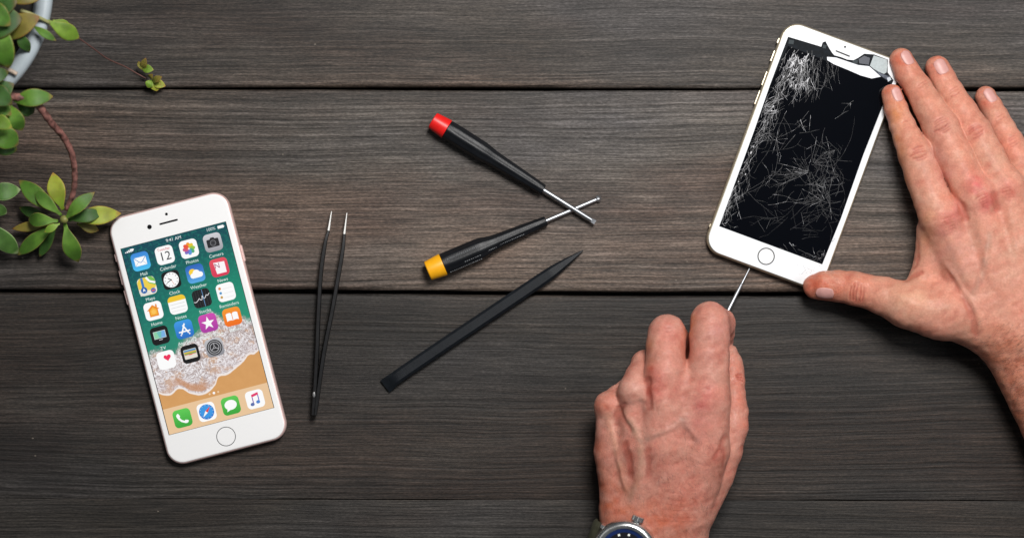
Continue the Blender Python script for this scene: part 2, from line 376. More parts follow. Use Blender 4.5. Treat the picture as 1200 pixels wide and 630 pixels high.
for yy,c in ((5.4,(215,140,90)),(0,(85,150,200)),(-5,(200,160,90))):
    i.circ(-6.2,yy,1.6,c); i.line([(-2.8,yy-1.2),(8.6,yy-1.2)],.35,(210,210,210))
i.done()
i=ic(3,0); i.base(BK); i.poly(rect(-7.2,-3.4,7.2,5.4),(205,215,215)); i.poly(rect(-6.6,-2.9,6.6,4.9),(110,190,185)); i.poly([(1,-2.9),(6.6,-2.9),(6.6,4.9),(3,4.9)],(120,175,225)); i.poly([(-6.6,-2.9),(-1,-2.9),(-3,4.9),(-6.6,4.9)],(140,205,165)); i.poly(rect(-2.2,-5.4,2.2,-4.6),(200,200,205)); i.done()
i=ic(3,1); i.base((60,150,225),(40,110,195)); i.line([(-4,-5.2),(1.8,6.6)],1.7,WH); i.line([(4.4,-5.2),(-.6,5)],1.7,WH); i.line([(-6.8,-2.6),(6.9,-2.6)],1.6,WH); i.line([(-5.2,-6.8),(-4.6,-5.6)],1.6,WH); i.line([(5.6,-7),(4.8,-5.6)],1.6,WH); i.done()
def star(cx,cy,R,r): return [(cx+(R if k%2==0 else r)*math.sin(k*math.pi/5), cy+(R if k%2==0 else r)*math.cos(k*math.pi/5)) for k in range(10)]
i=ic(3,2); i.base((205,75,175),(170,60,160)); i.poly(star(0,-.3,8,3.2),WH); i.done()
i=ic(3,3); i.base((245,150,45),(238,110,25)); i.poly([(-7,4),(-5,5),(-2,5),(-.4,3.8),(-.4,-4.6),(-2,-3.8),(-5,-3.8),(-7,-4.6)],WH); i.poly([(7,4),(5,5),(2,5),(.4,3.8),(.4,-4.6),(2,-3.8),(5,-3.8),(7,-4.6)],WH); i.done()
i=ic(4,0); i.base(WH); hx=[]
for k in range(28):
    t=2*math.pi*k/28; hx.append((2.+.27*16*math.sin(t)**3, 2.6+.27*(13*math.cos(t)-5*math.cos(2*t)-2*math.cos(3*t)-math.cos(4*t))))
i.poly(hx,(235,45,90)); i.done()
i=ic(4,1); i.base(BK); i.poly(rrect(7.6,5.6,1,3),(225,222,214))
i.poly(rect(-7.2,2.6,7.2,5),(95,150,190)); i.poly(rect(-7.2,1.2,7.2,2.8),(225,180,60)); i.poly(rect(-7.2,-.2,7.2,1.4),(120,175,95)); i.poly(rect(-7.2,-1.4,7.2,0),(215,105,85)); i.poly([(-7.2,-5.2),(-7.2,-.8),(-2.4,-.8),(0,-2.6),(2.4,-.8),(7.2,-.8),(7.2,-5.2)],(226,220,208)); i.done()
i=ic(4,2); i.base((190,190,194),(140,140,146)); i.circ(0,0,9.2,(35,35,38),40); i.circ(0,0,7.9,(165,165,168),40); i.circ(0,0,7,(38,38,42),40); i.circ(0,0,5.6,(165,165,168),36); i.circ(0,0,4.7,(45,45,48),36)
for k in range(3):
    a=math.pi/2+k*2*math.pi/3; i.line([(0,0),(5.2*math.cos(a),5.2*math.sin(a))],1,(165,165,168))
i.circ(0,0,1.5,(165,165,168)); i.circ(0,0,.8,(45,45,48)); i.done()
dcols=[-43.6,-14.4,14.9,44.2]
def dk(c): return Icon(dcols[c],-97.2)
i=dk(0); i.base((95,200,85),(60,165,60)); i.poly([(-6.6,4.4),(-4.6,6.4),(-3.2,5.4),(-2.2,2.6),(-3.2,1.2),(-1.2,-1.8),(1.6,-3.6),(3,-2.6),(5.8,-3.4),(6.6,-4.8),(4.8,-6.6),(2.4,-6.6),(-2.4,-4),(-5,-.8),(-6.4,2.2)],WH); i.done()
i=dk(1); i.base(WH); i.circ(0,0,8.9,(40,120,205),40); i.circ(0,.8,7.6,(60,150,225),40)
for k in range(12):
    a=k*math.pi/6; i.line([(7.2*math.cos(a),7.2*math.sin(a)),(8.2*math.cos(a),8.2*math.sin(a))],.35,WH)
i.poly([(5.4,5.4),(1.2,-1.2),(-1.2,1.2)],(228,70,60)); i.poly([(-5.4,-5.4),(1.2,-1.2),(-1.2,1.2)],WH); i.done()
i=dk(2); i.base((95,200,85),(60,165,60)); i.circ(0,.8,5.8,WH,32,1.25); i.poly([(-4.6,-2.6),(-5.8,-6.6),(-1,-4.6)],WH); i.done()
i=dk(3); i.base(WH); i.line([(-2.8,-4.8),(-2.8,5)],1.1,(120,80,170)); i.line([(4.2,-3.4),(4.2,6.6)],1.1,(90,90,190)); i.poly([(-3.4,6),(4.8,7.6),(4.8,4.6),(-3.4,3)],(225,60,110)); i.circ(-4.2,-5.2,2,(90,110,170),20,1.2); i.circ(2.8,-3.8,2,(80,130,205),20,1.2); i.done()
for r in range(4):
    for c in range(4):
        i=Icon(cols[c],rows[r]-15.4); i.text(names[r][c],0,0,5.4,(226,240,236)); i.done('icon_label')
i=Icon(-1,108.2); i.text('9:41 AM',0,0,5.4,(235,240,240)); i.done('status_text')
i=Icon(44,108.2); i.text('100%',0,0,5.2,(215,228,228)); i.done('status_text')
i=Icon(56,108.2); i.poly(rrect(3.7,1.7,.5,2),WH); i.poly(rect(3.9,-.6,4.4,.6),WH); i.done('battery_symbol')
i=Icon(-55,107.6)
for k in range(4): i.poly(rect(-5+k*2.1,-1.6,-3.5+k*2.1,-.4+k*.8),WH)
i.poly([(4,-1.6),(6.2,1.1),(5.2,1.7),(4,2),(2.8,1.7),(1.8,1.1)],WH); i.done('signal_symbol')
i=Icon(-.6,-78)
i.circ(0,0,1.5,WH,16); i.circ(-5.2,0,1.2,(235,200,160),16); i.circ(5.2,0,1.2,(235,200,160),16); i.done('page_dots')
def disc(name,a,b,r,mat,parent,zt=.03,frame=L1,SS=S7):
    pts=[((a+r*math.cos(2*math.pi*k/36))*SS,(b+r*math.sin(2*math.pi*k/36))*SS) for k in range(36)]
    V,F=prism(pts,[],z0-.2*mm,z0+zt*mm); return mk(name,V,F,mat,parent,smooth=False)
disc('camera_lens',-24.7,129,2.7,dark,ph); disc('light_sensor',-1.7,138.5,1.7,dark,ph)
V,F=prism([(x*S7,y*S7) for x,y in rrect(11.2,1.1,1.1,5,-1.6,129)],[],z0-.2*mm,z0+.03*mm); mk('earpiece',V,F,dark,ph,smooth=False)
def ringmesh(a,b,r0,r1,SS,z0_,z1_,n=56,a0=0,a1=2*math.pi):
    o=[((a+r1*math.cos(2*math.pi*k/n))*SS,(b+r1*math.sin(2*math.pi*k/n))*SS) for k in range(n)]
    q=[((a+r0*math.cos(2*math.pi*k/n))*SS,(b+r0*math.sin(2*math.pi*k/n))*SS) for k in range(n)]
    V=[(x,y,z0_) for x,y in o]+[(x,y,z1_) for x,y in o]+[(x,y,z1_) for x,y in q]+[(x,y,z0_) for x,y in q]; F=[]
    for k in range(n):
        j=(k+1)%n
        for l in range(3): F.append((l*n+k,l*n+j,(l+1)*n+j,(l+1)*n+k))
    return V,F
hb=disc('home_button',.4,-130.8,10.6,white,ph,.02)
V,F=ringmesh(.4,-130.8,10.6,11.4,S7,z0-.2*mm,z0+.06*mm); mk('button_ring',V,F,plain('brushed_ring',(.75,.70,.68),.14,1),hb,smooth=False)
def sidebutton(root,sx,b,hl,mat,w0,SS):
    V,F=slab(.0009,hl*SS,.0007,[(.0003,-.0013),(0,-.001),(0,.001),(.0003,.0013)],4)
    V=[(x+sx*(w0*SS-.0002),y+b*SS,z+.0036) for x,y,z in V]
    return mk('side_button',V,F,mat,root,sharp=40)
for b,hl in ((104,5),(80,9),(56,9)): sidebutton(ph,-1,b,hl,rose,72.5,S7)
sidebutton(ph,1,72,10,rose,72.5,S7)

# ------------------------------------------------------------------ broken phone
A2=math.radians(-20.3); P2=W(944,177.2,7.1); bp_=thing('smartphone','broken white and gold phone with shattered black screen held by the right hand','phone',(P2.x,P2.y,0),A2)
bp_['label']='white and gold phone with shattered black glass, gripped by a flat hand'
gold=plain('pale_gold_metal',(.80,.70,.52),.3,.8,noise=.05,nscale=60)
def Q(u,v):                # measured position on the phone's face -> local metres
    p=W(u,v,7.1)-Vector((P2.x,P2.y,.0071)); c,s=math.cos(-A2),math.sin(-A2)
    return (p.x*c-p.y*s, p.x*s+p.y*c)
def Z6(pts): return [Q(900+x/7,20+y/7) for x,y in pts]
hw=74.2*S7; bt,bb=138.5,-149.5; hh=(bt-bb)/2*S7; cy=(bt+bb)/2*S7; cr=21*S7
V,F=slab(hw,hh,cr,[(1.9*mm,.1*mm),(.9*mm,.35*mm),(.3*mm,1.1*mm),(.03*mm,2.2*mm),(0,3.5*mm),(.03*mm,4.8*mm),(.3*mm,5.7*mm),(.7*mm,6.2*mm),(1.1*mm,6.4*mm)],14,0,cy); mk('body',V,F,gold,bp_,sharp=40)
inner=plain('phone_inside',(.010,.012,.015),.7,0,.1,noise=.5,nscale=500)
V,F=slab(hw-1.2*mm,hh-1.2*mm,cr-1.2*mm,[(0,5.9*mm),(0,6.5*mm)],12,0,cy); mk('inner_plate',V,F,inner,bp_,smooth=False)
outer=rrect(hw-1.15*mm,hh-1.15*mm,cr-1.15*mm,12,0,cy)
hole=[(-64.5*S7,-117.5*S7),(64.3*S7,-117.5*S7),(66.2*S7,-60*S7),(65*S7,20*S7),(66.6*S7,90*S7)]+Z6([(1030,520),(1000,480),(982,455),(983,350),(870,308),(790,302),(740,335),(700,355),(650,350),(600,330),(545,315),(530,300),(505,262),(490,235),(472,200),(448,210),(437,245),(300,203),(165,163)])+[(-66*S7,60*S7),(-64.8*S7,0)]
V,F=prism(outer,[hole],6.35*mm,7.08*mm); mk('front_glass',V,F,plain('white_glass_worn',(.80,.82,.84),.14,0,.5,noise=.04,nscale=90),bp_,smooth=False)
V,F=prism([(-64.4*S7,-117.4*S7),(64.2*S7,-117.4*S7),(65.5*S7,-60*S7),(64.6*S7,20*S7),(65.6*S7,92*S7)]+Z6([(1005,540),(930,495),(760,480),(600,420),(480,362),(370,318),(165,238)])+[(-65.2*S7,60*S7),(-64.4*S7,0)],[],6.55*mm,7.0*mm)
blk=plain('black_screen_glass',(.0016,.002,.0035),.08,0,.3)
bs=mk('screen',V,F,blk,bp_,smooth=False)
shard=plain('white_shard',(.82,.84,.88),.15)
V,F=prism(Z6([(484,328),(560,334),(650,365),(740,395),(830,405),(870,440),(925,490),(850,505),(760,480),(650,432),(540,388),(486,355)]),[],6.8*mm,7.15*mm); mk('glass_shard',V,F,shard,bp_,smooth=False)
V,F=prism(Z6([(868,316),(976,351),(981,400),(972,455),(952,468),(905,448),(870,428),(836,400)]),[],6.5*mm,7.0*mm); mk('camera_bracket',V,F,plain('bracket_grey',(.36,.41,.42),.5,.0,noise=.12,nscale=700),bp_,smooth=False)
V,F=prism(Z6([(362,208),(430,200),(440,205),(418,240)]),[Z6([(378,213),(428,208),(412,232)])],7.08*mm,7.2*mm); mk('glass_shard',V,F,shard,bp_,smooth=False)
g=G()
for a,b_,c_,d_ in ((175,185,215,225),(700,345,740,385),(455,225,480,260)):
    g.add(*prism(Z6([(a,b_),(c_,b_+8),(c_-6,d_),(a-8,d_-6)]),[],6.5*mm,6.75*mm),0)
g.add(*prism(Z6([(745,345),(790,318),(838,336),(828,392),(750,380)]),[],6.5*mm,6.62*mm),1)
g.add(*prism(Z6([(560,345),(640,372),(735,398),(825,402),(820,412),(730,402),(630,382)]),[],6.5*mm,6.7*mm),2)
g.add(*prism(Z6([(868,434),(945,470),(1005,490),(1010,520),(975,515),(920,480)]),[],6.6*mm,7.02*mm),3)
g.add(*prism(Z6([(975,500),(1002,492),(1012,515),(985,532)]),[],6.7*mm,7.1*mm),4)
g.build('internal_component',[plain('comp_grey',(.035,.045,.05),.6,0,.2),plain('comp_dark',(.02,.025,.04),.35,.1),plain('comp_blue',(.02,.05,.16),.3),plain('comp_slate',(.03,.04,.065),.3,.1,noise=.4,nscale=900),plain('comp_pale',(.45,.5,.55),.3)],bp_,smooth=False)
# earpiece slot, sensor
V,F=prism(Z6([(555,275),(560,273),(672,318),(671,327),(664,328),(553,283)]),[],7.0*mm,7.12*mm); mk('earpiece',V,F,dark,bp_,smooth=False)
V,F=prism(Z6([(632+9*math.cos(t),246+9*math.sin(t)) for t in np.linspace(0,6.28,16,endpoint=False)]),[],7.0*mm,7.11*mm); mk('light_sensor',V,F,dark,bp_,smooth=False)
hx_,hy_=Q(897.8,300.2); hx_/=S7; hy_/=S7
hb=disc('home_button',hx_,hy_,9.4,white,bp_,-.01)
V,F=ringmesh(hx_,hy_,8.9,10.1,S7,z0-.2*mm,z0+.03*mm); mk('button_ring',V,F,plain('dark_ring',(.03,.03,.035),.3,.3),hb,smooth=False)
for b,hl in ((111,3.5),(92,7),(64,9),(40,9)): sidebutton(bp_,-1,b,hl,gold,74.2,S7)
sidebutton(bp_,-1,-120,2.5,gold,74.2,S7)
# cracks
cr_g=[G(),G(),G()]
def inside(x,y):
    return -65*S7<x<65*S7 and -117*S7<y<114*S7
def seg(p,q,w,lv):
    if not (inside(*p) and inside(*q)): return False
    d=math.hypot(q[0]-p[0],q[1]-p[1]) or 1e-9; nx,ny=-(q[1]-p[1])/d*w/2,(q[0]-p[0])/d*w/2
    z=7.012*mm+random.random()*.01*mm
    cr_g[lv].add([(p[0]+nx,p[1]+ny,z),(p[0]-nx,p[1]-ny,z),(q[0]-nx,q[1]-ny,z),(q[0]+nx,q[1]+ny,z)],[(0,1,2,3)]); return True
def crack(u,v,ang,length,wander=.12,branch=.12,w=.16,lv=1,depth=0):   # ang in measured space, degrees (0 right, 90 up)
    x,y=u,v; a=math.radians(ang); n=max(2,int(length/4.2))
    for k in range(n):
        st=length/n; a+=random.gauss(0,wander); x2=x+st*math.cos(a); y2=y-st*math.sin(a)
        ww=w*(1-.55*k/n)*random.uniform(.5,1.15)*mm*.72
        if not seg(Q(x,y),Q(x2,y2),ww,lv if random.random()<.7 else max(0,min(2,lv+random.choice((-1,1))))): return
        if depth<2 and random.random()<branch: crack(x2,y2,math.degrees(a)+random.choice((-1,1))*random.uniform(25,70),length*random.uniform(.2,.5),wander,branch*.6,w*.8,lv,depth+1)
        x,y=x2,y2
def fan(u,v,a0,a1,n,l0,l1,start=0,**k):
    for i in range(n):
        a=a0+(a1-a0)*(i+random.uniform(-.3,.3))/max(1,n-1); l=random.uniform(l0,l1); s=random.uniform(.3,1)*start
        crack(u+s*math.cos(math.radians(a)),v-s*math.sin(math.radians(a)),a,l,**k)
# dense splinters upper left, running down the glass
for _ in range(120):
    u=random.gauss(934,12); v=random.gauss(78,14)
    if u<912+(-(v-60))*.35 or v<56: continue
    crack(u,v,random.gauss(255,14),random.uniform(6,26),.13,.14,.16 if random.random()<.7 else .3,random.choice((1,1,2)))
for _ in range(46): crack(random.gauss(958,12),random.gauss(76,9),random.gauss(262,14),random.uniform(8,34),.12,.1,.14,random.choice((0,1)))
for _ in range(60): crack(random.uniform(923,948),random.uniform(62,100),random.gauss(255,20),random.uniform(3,7),.3,.2,.55,2)
# splinters along the left edge
for _ in range(130):
    t=random.random(); u=917-t*72+abs(random.gauss(0,5)); v=90+t*165
    crack(u,v,random.gauss(248 if random.random()<.7 else 60,14),random.uniform(6,26),.2,.2,.17,random.choice((0,1,1,2)))
for _ in range(34): crack(random.uniform(893,912),random.gauss(122,7),random.gauss(215,22),random.uniform(8,26),.2,.2,.2,random.choice((1,2)))
for _ in range(36): crack(random.uniform(848,864),random.gauss(232,13),random.gauss(240,35),random.uniform(5,22),.3,.2,.2,random.choice((1,2)))
# long runs across from the left edge
for (u,v,a,l) in ((922,130,232,60),(905,150,235,48),(868,205,55,44),(858,215,40,60),(855,222,25,52),(893,190,-60,30),(853,242,45,80),(880,168,10,44),(905,128,-100,30),(905,180,60,30),(915,160,20,36),(862,190,40,40),(858,236,52,60)): crack(u,v,a,l,.13,.12,.2,1)
# the big fans
fan(948.6,201,166,206,9,26,50,6,wander=.06,branch=.12,w=.17,lv=1)
fan(948.6,201,110,160,5,14,34,3,wander=.08,branch=.12,w=.15,lv=0)
fan(953,192,40,95,5,14,36,2,wander=.07,branch=.1,w=.15,lv=0)
fan(953,192,-30,35,8,16,34,3,wander=.09,branch=.12,w=.15,lv=0)
fan(950,200,250,300,5,12,36,3,wander=.15,branch=.15,w=.14,lv=0)
crack(957,160,-97,46,.05,.2,.2,1); crack(968,160,-70,68,.06,.15,.22,1); crack(932,158,228,22,.08,.1,.22,1); crack(937,156,10,24,.06,.1,.16,1)
fan(978,176,-170,-110,7,8,20,0,wander=.1,branch=.1,w=.14,lv=1); fan(984,206,150,215,6,10,30,3,wander=.08,branch=.12,w=.15,lv=0)
fan(940,240,5,55,5,14,44,4,wander=.08,branch=.15,w=.15,lv=0)
for k in range(7): crack(940+random.uniform(-1,2),250+k*5,random.uniform(5,22),random.uniform(14,30),.08,.25,.14,0)
for (u,v,a,l) in ((990,214,200,60),(988,224,188,56),(985,236,205,50),(966,212,270,40),(975,208,262,50),(960,240,75,34),(906,228,12,40),(900,240,20,44),(930,210,200,30),(908,246,-60,14),(888,258,-70,16),(898,268,60,12),(918,286,-35,26),(914,290,-20,18),(925,284,-50,20),(935,292,-30,16),(945,296,-15,14),(994,130,200,18),(1000,118,215,22),(998,122,185,12),(938,140,-80,16),(934,142,-50,14),(950,135,-85,18),(948,130,-120,14)): crack(u,v,a,l,.14,.25,.2,1)
for _ in range(26): crack(random.uniform(870,990),random.uniform(110,270),random.choice((235,55,20,200,280))+random.gauss(0,14),random.uniform(22,70),.12,.22,.15,0)
for _ in range(30): crack(random.gauss(955,8),random.gauss(302,5),random.uniform(0,360),random.uniform(3,8),.3,.2,.14,1)
def arc(u,v,r,a0,a1,lv=0,w=.13):
    n=max(3,int(abs(a1-a0)/9)); pr_=None
    for k in range(n+1):
        a=math.radians(a0+(a1-a0)*k/n); rr=r*random.uniform(.9,1.1); p=Q(u+rr*math.cos(a),v-rr*math.sin(a))
        if pr_ and random.random()<.85: seg(pr_,p,w*random.uniform(.6,1.2)*mm,lv)
        pr_=p
for r_ in (9,15,22,30,39): arc(948.6,201,r_,-80,75,random.choice((0,0,1)))
for r_ in (12,20,31): arc(948.6,201,r_,165,205,0)
for r_ in (10,18,27,36): arc(984,206,r_,140,225,random.choice((0,1)))
for r_ in (12,22,33): arc(940,240,r_,-5,60,0)
for r_ in (14,24,34,46): arc(895,118,r_,200,300,0)
for _ in range(70):        # tiny pale chips of crushed glass
    if random.random()<.55: u=random.gauss(935,9); v=random.gauss(82,11)
    else:
        t=random.random(); u=919-t*72+abs(random.gauss(0,2.5)); v=88+t*165
    x,y=Q(u,v)
    if not inside(x,y): continue
    r_=random.uniform(.3,1.3)*S7; cr_g[random.choice((0,1,1,2))].add([(x+r_*random.uniform(.4,1)*math.cos(a+.6),y+r_*random.uniform(.6,2)*math.sin(a+.6),7.03*mm) for a in (0,1.6,3.1,4.6)],[(0,1,2,3)])
def crackmat(n,c,e): return plain(n,(c,c,c*1.04),.35)
for gi,(nm,c) in enumerate((('crack_dim',.045),('crack_mid',.09),('crack_bright',.5))):
    if cr_g[gi].V: cr_g[gi].build('glass_crack',[crackmat(nm,c,0)],bs,smooth=False)
# chips and cracks on the white bezel, lower right and edges
g=G()
for _ in range(70):
    u=random.gauss(952,7); v=random.gauss(318,6); x,y=Q(u,v); a=random.uniform(0,6.28); l=random.uniform(1,4)*S7; ww=.00006
    dx,dy=math.cos(a)*l,math.sin(a)*l; z=7.09*mm
    if y< -118*S7 and y>-146*S7 and x<71*S7: g.add([(x-dy*.05,y+dx*.05,z),(x+dy*.05,y-dx*.05,z),(x+dx,y+dy,z)],[(0,1,2)])
g.build('bezel_chip',[plain('chip_grey',(.33,.34,.36),.4)],bp_,smooth=False)
for (u,v,l,a) in ((975,283,4,60),(977,280,3,30),(929,286,3,-30),(850,262,3,70)):
    g=G(); x,y=Q(u,v); a=math.radians(a); dx,dy=math.cos(a)*l*S7,math.sin(a)*l*S7; z=7.09*mm
    g.add([(x-dy*.15,y+dx*.15,z),(x+dy*.15,y-dx*.15,z),(x+dx,y+dy,z)],[(0,1,2)])
    g.build('bezel_scratch',[plain('chip_grey',(.33,.34,.36),.4)],bp_,smooth=False)

# ------------------------------------------------------------------ tools
def orient(root,p0,p1,roll=0):
    p0,p1=Vector(p0),Vector(p1); x=(p1-p0).normalized(); y=Vector((0,0,1)).cross(x).normalized(); z=x.cross(y)
    M=Matrix((x,y,z)).transposed() @ Matrix.Rotation(roll,3,'X')
    root.rotation_euler=M.to_euler(); root.location=p0
steel=plain('steel',(.55,.57,.60),.42,1,noise=.08,nscale=200)
blackp=plain('black_handle_plastic',(.007,.008,.010),.4,0,.25,noise=.15,nscale=200,bump=.25,bscale=1500)
grey_mark=plain('faded_marking',(.16,.17,.18),.6)
def screwdriver(label,cap,p0,p1,zc0,ztip,Lh,slot,roll,big=1.0,neck=.46):
    P0=W(*p0,zc0); Pt=W(*p1,ztip)
    L=(Pt-P0).length; r=thing('screwdriver',label,'screwdriver'); orient(r,P0,Pt,roll)
    Hn=Lh*S; R=11.4*S*big
    c=cap
    V,F=lathe_x([(0,R*.05),(0,R*.84),(.4*mm,R*.9),(9.2*mm,R*1.04),(9.8*mm,R*1.02),(10*mm,R*.9)],36); mk('end_cap',V,F,c,r,sharp=35)
    pf=[(9.7*mm,R*.7),(9.8*mm,R*.93)]
    for t in np.linspace(0,1,26):
        x=10.2*mm+(Hn-10.2*mm)*t
        m_=neck+.24
        if t<.34: rr=1.0-.06*t
        elif t<.52: k=(t-.34)/.18; k=k*k*(3-2*k); rr=.98-(.98-m_)*k
        else: rr=m_-(m_-neck)*(t-.52)/.48
        pf.append((x,R*rr))
    pf+=[(Hn+.2*mm,R*neck*.9),(Hn+.3*mm,R*.2)]
    def fl(x,a):
        k=min(1,max(0,(x-.010)/.004)) * min(1,max(0,(Hn-x)/.004)); return .035*k*math.cos(8*a)
    V,F=lathe_x(pf,64,fl); h=mk('handle',V,F,blackp,r,sharp=35)
    rs=1.25*mm
    if slot:
        V,F=lathe_x([(Hn-2*mm,rs),(L-3*mm,rs),(L-2.4*mm,rs*.9)],16); 
        g=G(); g.add(V,F); q=[]
        for x,wy,wz in ((L-2.6*mm,1.1,.9),(L-1.2*mm,1.25,.5),(L,1.25,.3)):
            q.append([(x,sy*wy*mm,sz*wz*mm) for sy,sz in ((1,1),(-1,1),(-1,-1),(1,-1))])
        V,F=rings(q); g.add(V,F); g.build('shaft',[steel],r,sharp=35)
    else:
        V,F=lathe_x([(Hn-2*mm,rs),(L-3.2*mm,rs),(L-2.6*mm,rs*1.5),(L-1.4*mm,rs*1.5),(L-.3*mm,rs*.6),(L,rs*.15)],20,lambda x,a:.0 if x<L-2.5*mm else .18*math.cos(4*a)); mk('shaft',V,F,steel,r,sharp=35)
    return r,h,Hn,R
red=plain('red_plastic',(.70,.012,.010),.38,0,.4,noise=.05); yel=plain('yellow_plastic',(.86,.40,.008),.4,0,.4,noise=.05)
r2,h2,Hn,R=screwdriver('black screwdriver with yellow end cap pointing right, lying below the red capped one',yel,(501,317.5),(704.5,231.5),6.6,1.6,150,False,.2,1.13,.45)
V_all=G()
# row of tiny faded printing along the handle
for off,y0,xs,xe in ((0,.45,.013,.037),(1,-.35,.022,.060),(2,-.75,.012,.034)):
    x=xs
    while x<xe:
        l=random.uniform(.0003,.0009); a=math.asin(y0); rr=R*(.99 if x<.032 else (.80 if x<.042 else .62))*1.04
        y=rr*y0; z=rr*math.cos(a)
        V_all.add([(x,y-.0002,z+.00005),(x+l,y-.0002,z+.00005),(x+l,y+.0002,z+.00005),(x,y+.0002,z+.00005)],[(0,1,2,3)])
        x+=l+random.uniform(.0003,.0007)
V_all.build('printed_marking',[grey_mark],r2,smooth=False)
r1,h1,Hn1,R1=screwdriver('black screwdriver with red end cap, its steel shaft crossing over the other one',red,(507,141),(697.5,260.5),6.3,4.6,152,True,.1,1.0,.54)
# tweezers
tw=thing('tweezers','closed end down black tweezers with two bare silver tips, between phone and screwdrivers','tweezers',W(367,486,0))
tw['label']='slim black tweezers with bare silver tips standing slightly apart'
blackm=plain('black_coated_metal',(.010,.010,.011),.35,.2,.5,noise=.1)
def bar(path,wid,zz,th):     # flat bar along a path
    P=spline(path,10); loops=[]; n=len(P)
    for k,p in enumerate(P):
        t=k/(n-1); a=np.array(P[min(k+1,n-1)])-np.array(P[max(k-1,0)]); d=math.hypot(a[0],a[1]); nx,ny=-a[1]/d,a[0]/d
        w_=np.interp(t,*zip(*wid))/2; z=np.interp(t,*zip(*zz)); h=np.interp(t,*zip(*th))/2
        l=[]
        for sx,sz in ((1,.5),(.6,1),(-.6,1),(-1,.5),(-1,-.5),(-.6,-1),(.6,-1),(1,-.5)):
            l.append(tuple(W(p[0]+nx*w_*sx,p[1]+ny*w_*sx,z+h*sz)))
        loops.append(l)
    return rings(loops)
def split(path,f):
    return path
pL=[(366.5,486),(369,455),(371.5,410),(373,370),(376,320),(381,285),(385,270)]
pR=[(369.5,486),(373,458),(380,410),(389,365),(397,320),(402,290),(403.5,274)]
for P in (pL,pR):
    V,F=bar(P,[(0,3.8),(.1,5.2),(.3,5.6),(.75,5.4),(1,3.3)],[(0,5),(1,5)],[(0,8),(.4,7),(.8,4),(1,2.4)]); arm=mk('arm',V,F,blackm,tw,world=True,sharp=40)
    e=P[-1]; tipp={0:(388.5,247.5),1:(406.5,249.5)}[0 if P is pL else 1]
    V,F=bar([e,((e[0]+tipp[0])/2,(e[1]+tipp[1])/2),tipp],[(0,3.4),(1,1.3)],[(0,5),(1,4.6)],[(0,2.2),(1,1.0)]); mk('tip',V,F,plain('steel_soft',(.62,.62,.60),.35,.9),arm,world=True,sharp=40)
V,F=rings([[tuple(W(367.9+r*math.cos(t),462+r*2.2*math.sin(t),z)) for t in np.linspace(0,6.283,14,endpoint=False)] for r,z in ((1.6,8.8),(1.6,9.15),(1.2,9.3))]); mk('rivet',V,F,plain('rivet_grey',(.28,.28,.28),.35,.6),tw,world=True)
# spudger
sp=thing('spudger','long black plastic prying stick with one flat end and one pointed end','spudger',W(568,374,0))
P=[(451,452.5),(470,438),(520,404),(600,350.5),(640,323.5),(662,308),(683.5,293)]
nP=len(P)
V,F=bar(P,[(0,17.5),(.04,17.5),(.12,15.5),(.62,15.5),(.72,14),(.85,9),(.95,4),(1,.8)],[(0,1.4),(.12,3),(.7,3.3),(1,2.2)],[(0,1.2),(.14,5.5),(.7,6),(.86,4.5),(1,.8)]); mk('stick',V,F,plain('matte_black_nylon',(.007,.009,.012),.5,0,.25,noise=.15,nscale=300,bump=.3,bscale=1800),sp,world=True,sharp=25)
sp_o=sp
# pick held in the hand
pk=thing('precision_pick','thin shiny steel pick pinched in the fist, its point at the phone','tool',W(878.5,314,3.2))
a_=W(878.5,314,3.2); b_=W(852,366,10.5); d_=(b_-a_)
g=G(); g.add(*tube([a_,a_+d_*.04,a_+d_*.33,a_+d_*.36],[.2*mm,.42*mm,.6*mm,.7*mm],14)); g.build('point',[steel],pk,world=True,sharp=40)
g=G(); g.add(*tube([a_+d_*.35,a_+d_*.38,a_+d_*1.05],[.7*mm,1.0*mm,1.05*mm],16)); g.build('shaft',[steel],pk,world=True,sharp=40)
g=G(); g.add(*tube([a_+d_*1.0,a_+d_*1.03,a_+d_*1.12,a_+d_*1.14],[1.6*mm,2.2*mm,2.2*mm,1.4*mm],16)); g.build('collar',[plain('white_plastic',(.8,.8,.82),.3)],pk,world=True,sharp=40)
g=G(); g.add(*tube([a_+d_*1.13,a_+d_*1.2,a_+d_*2.3],[2.2*mm,2.6*mm,2.8*mm],16)); g.build('handle',[blackp],pk,world=True,sharp=40)
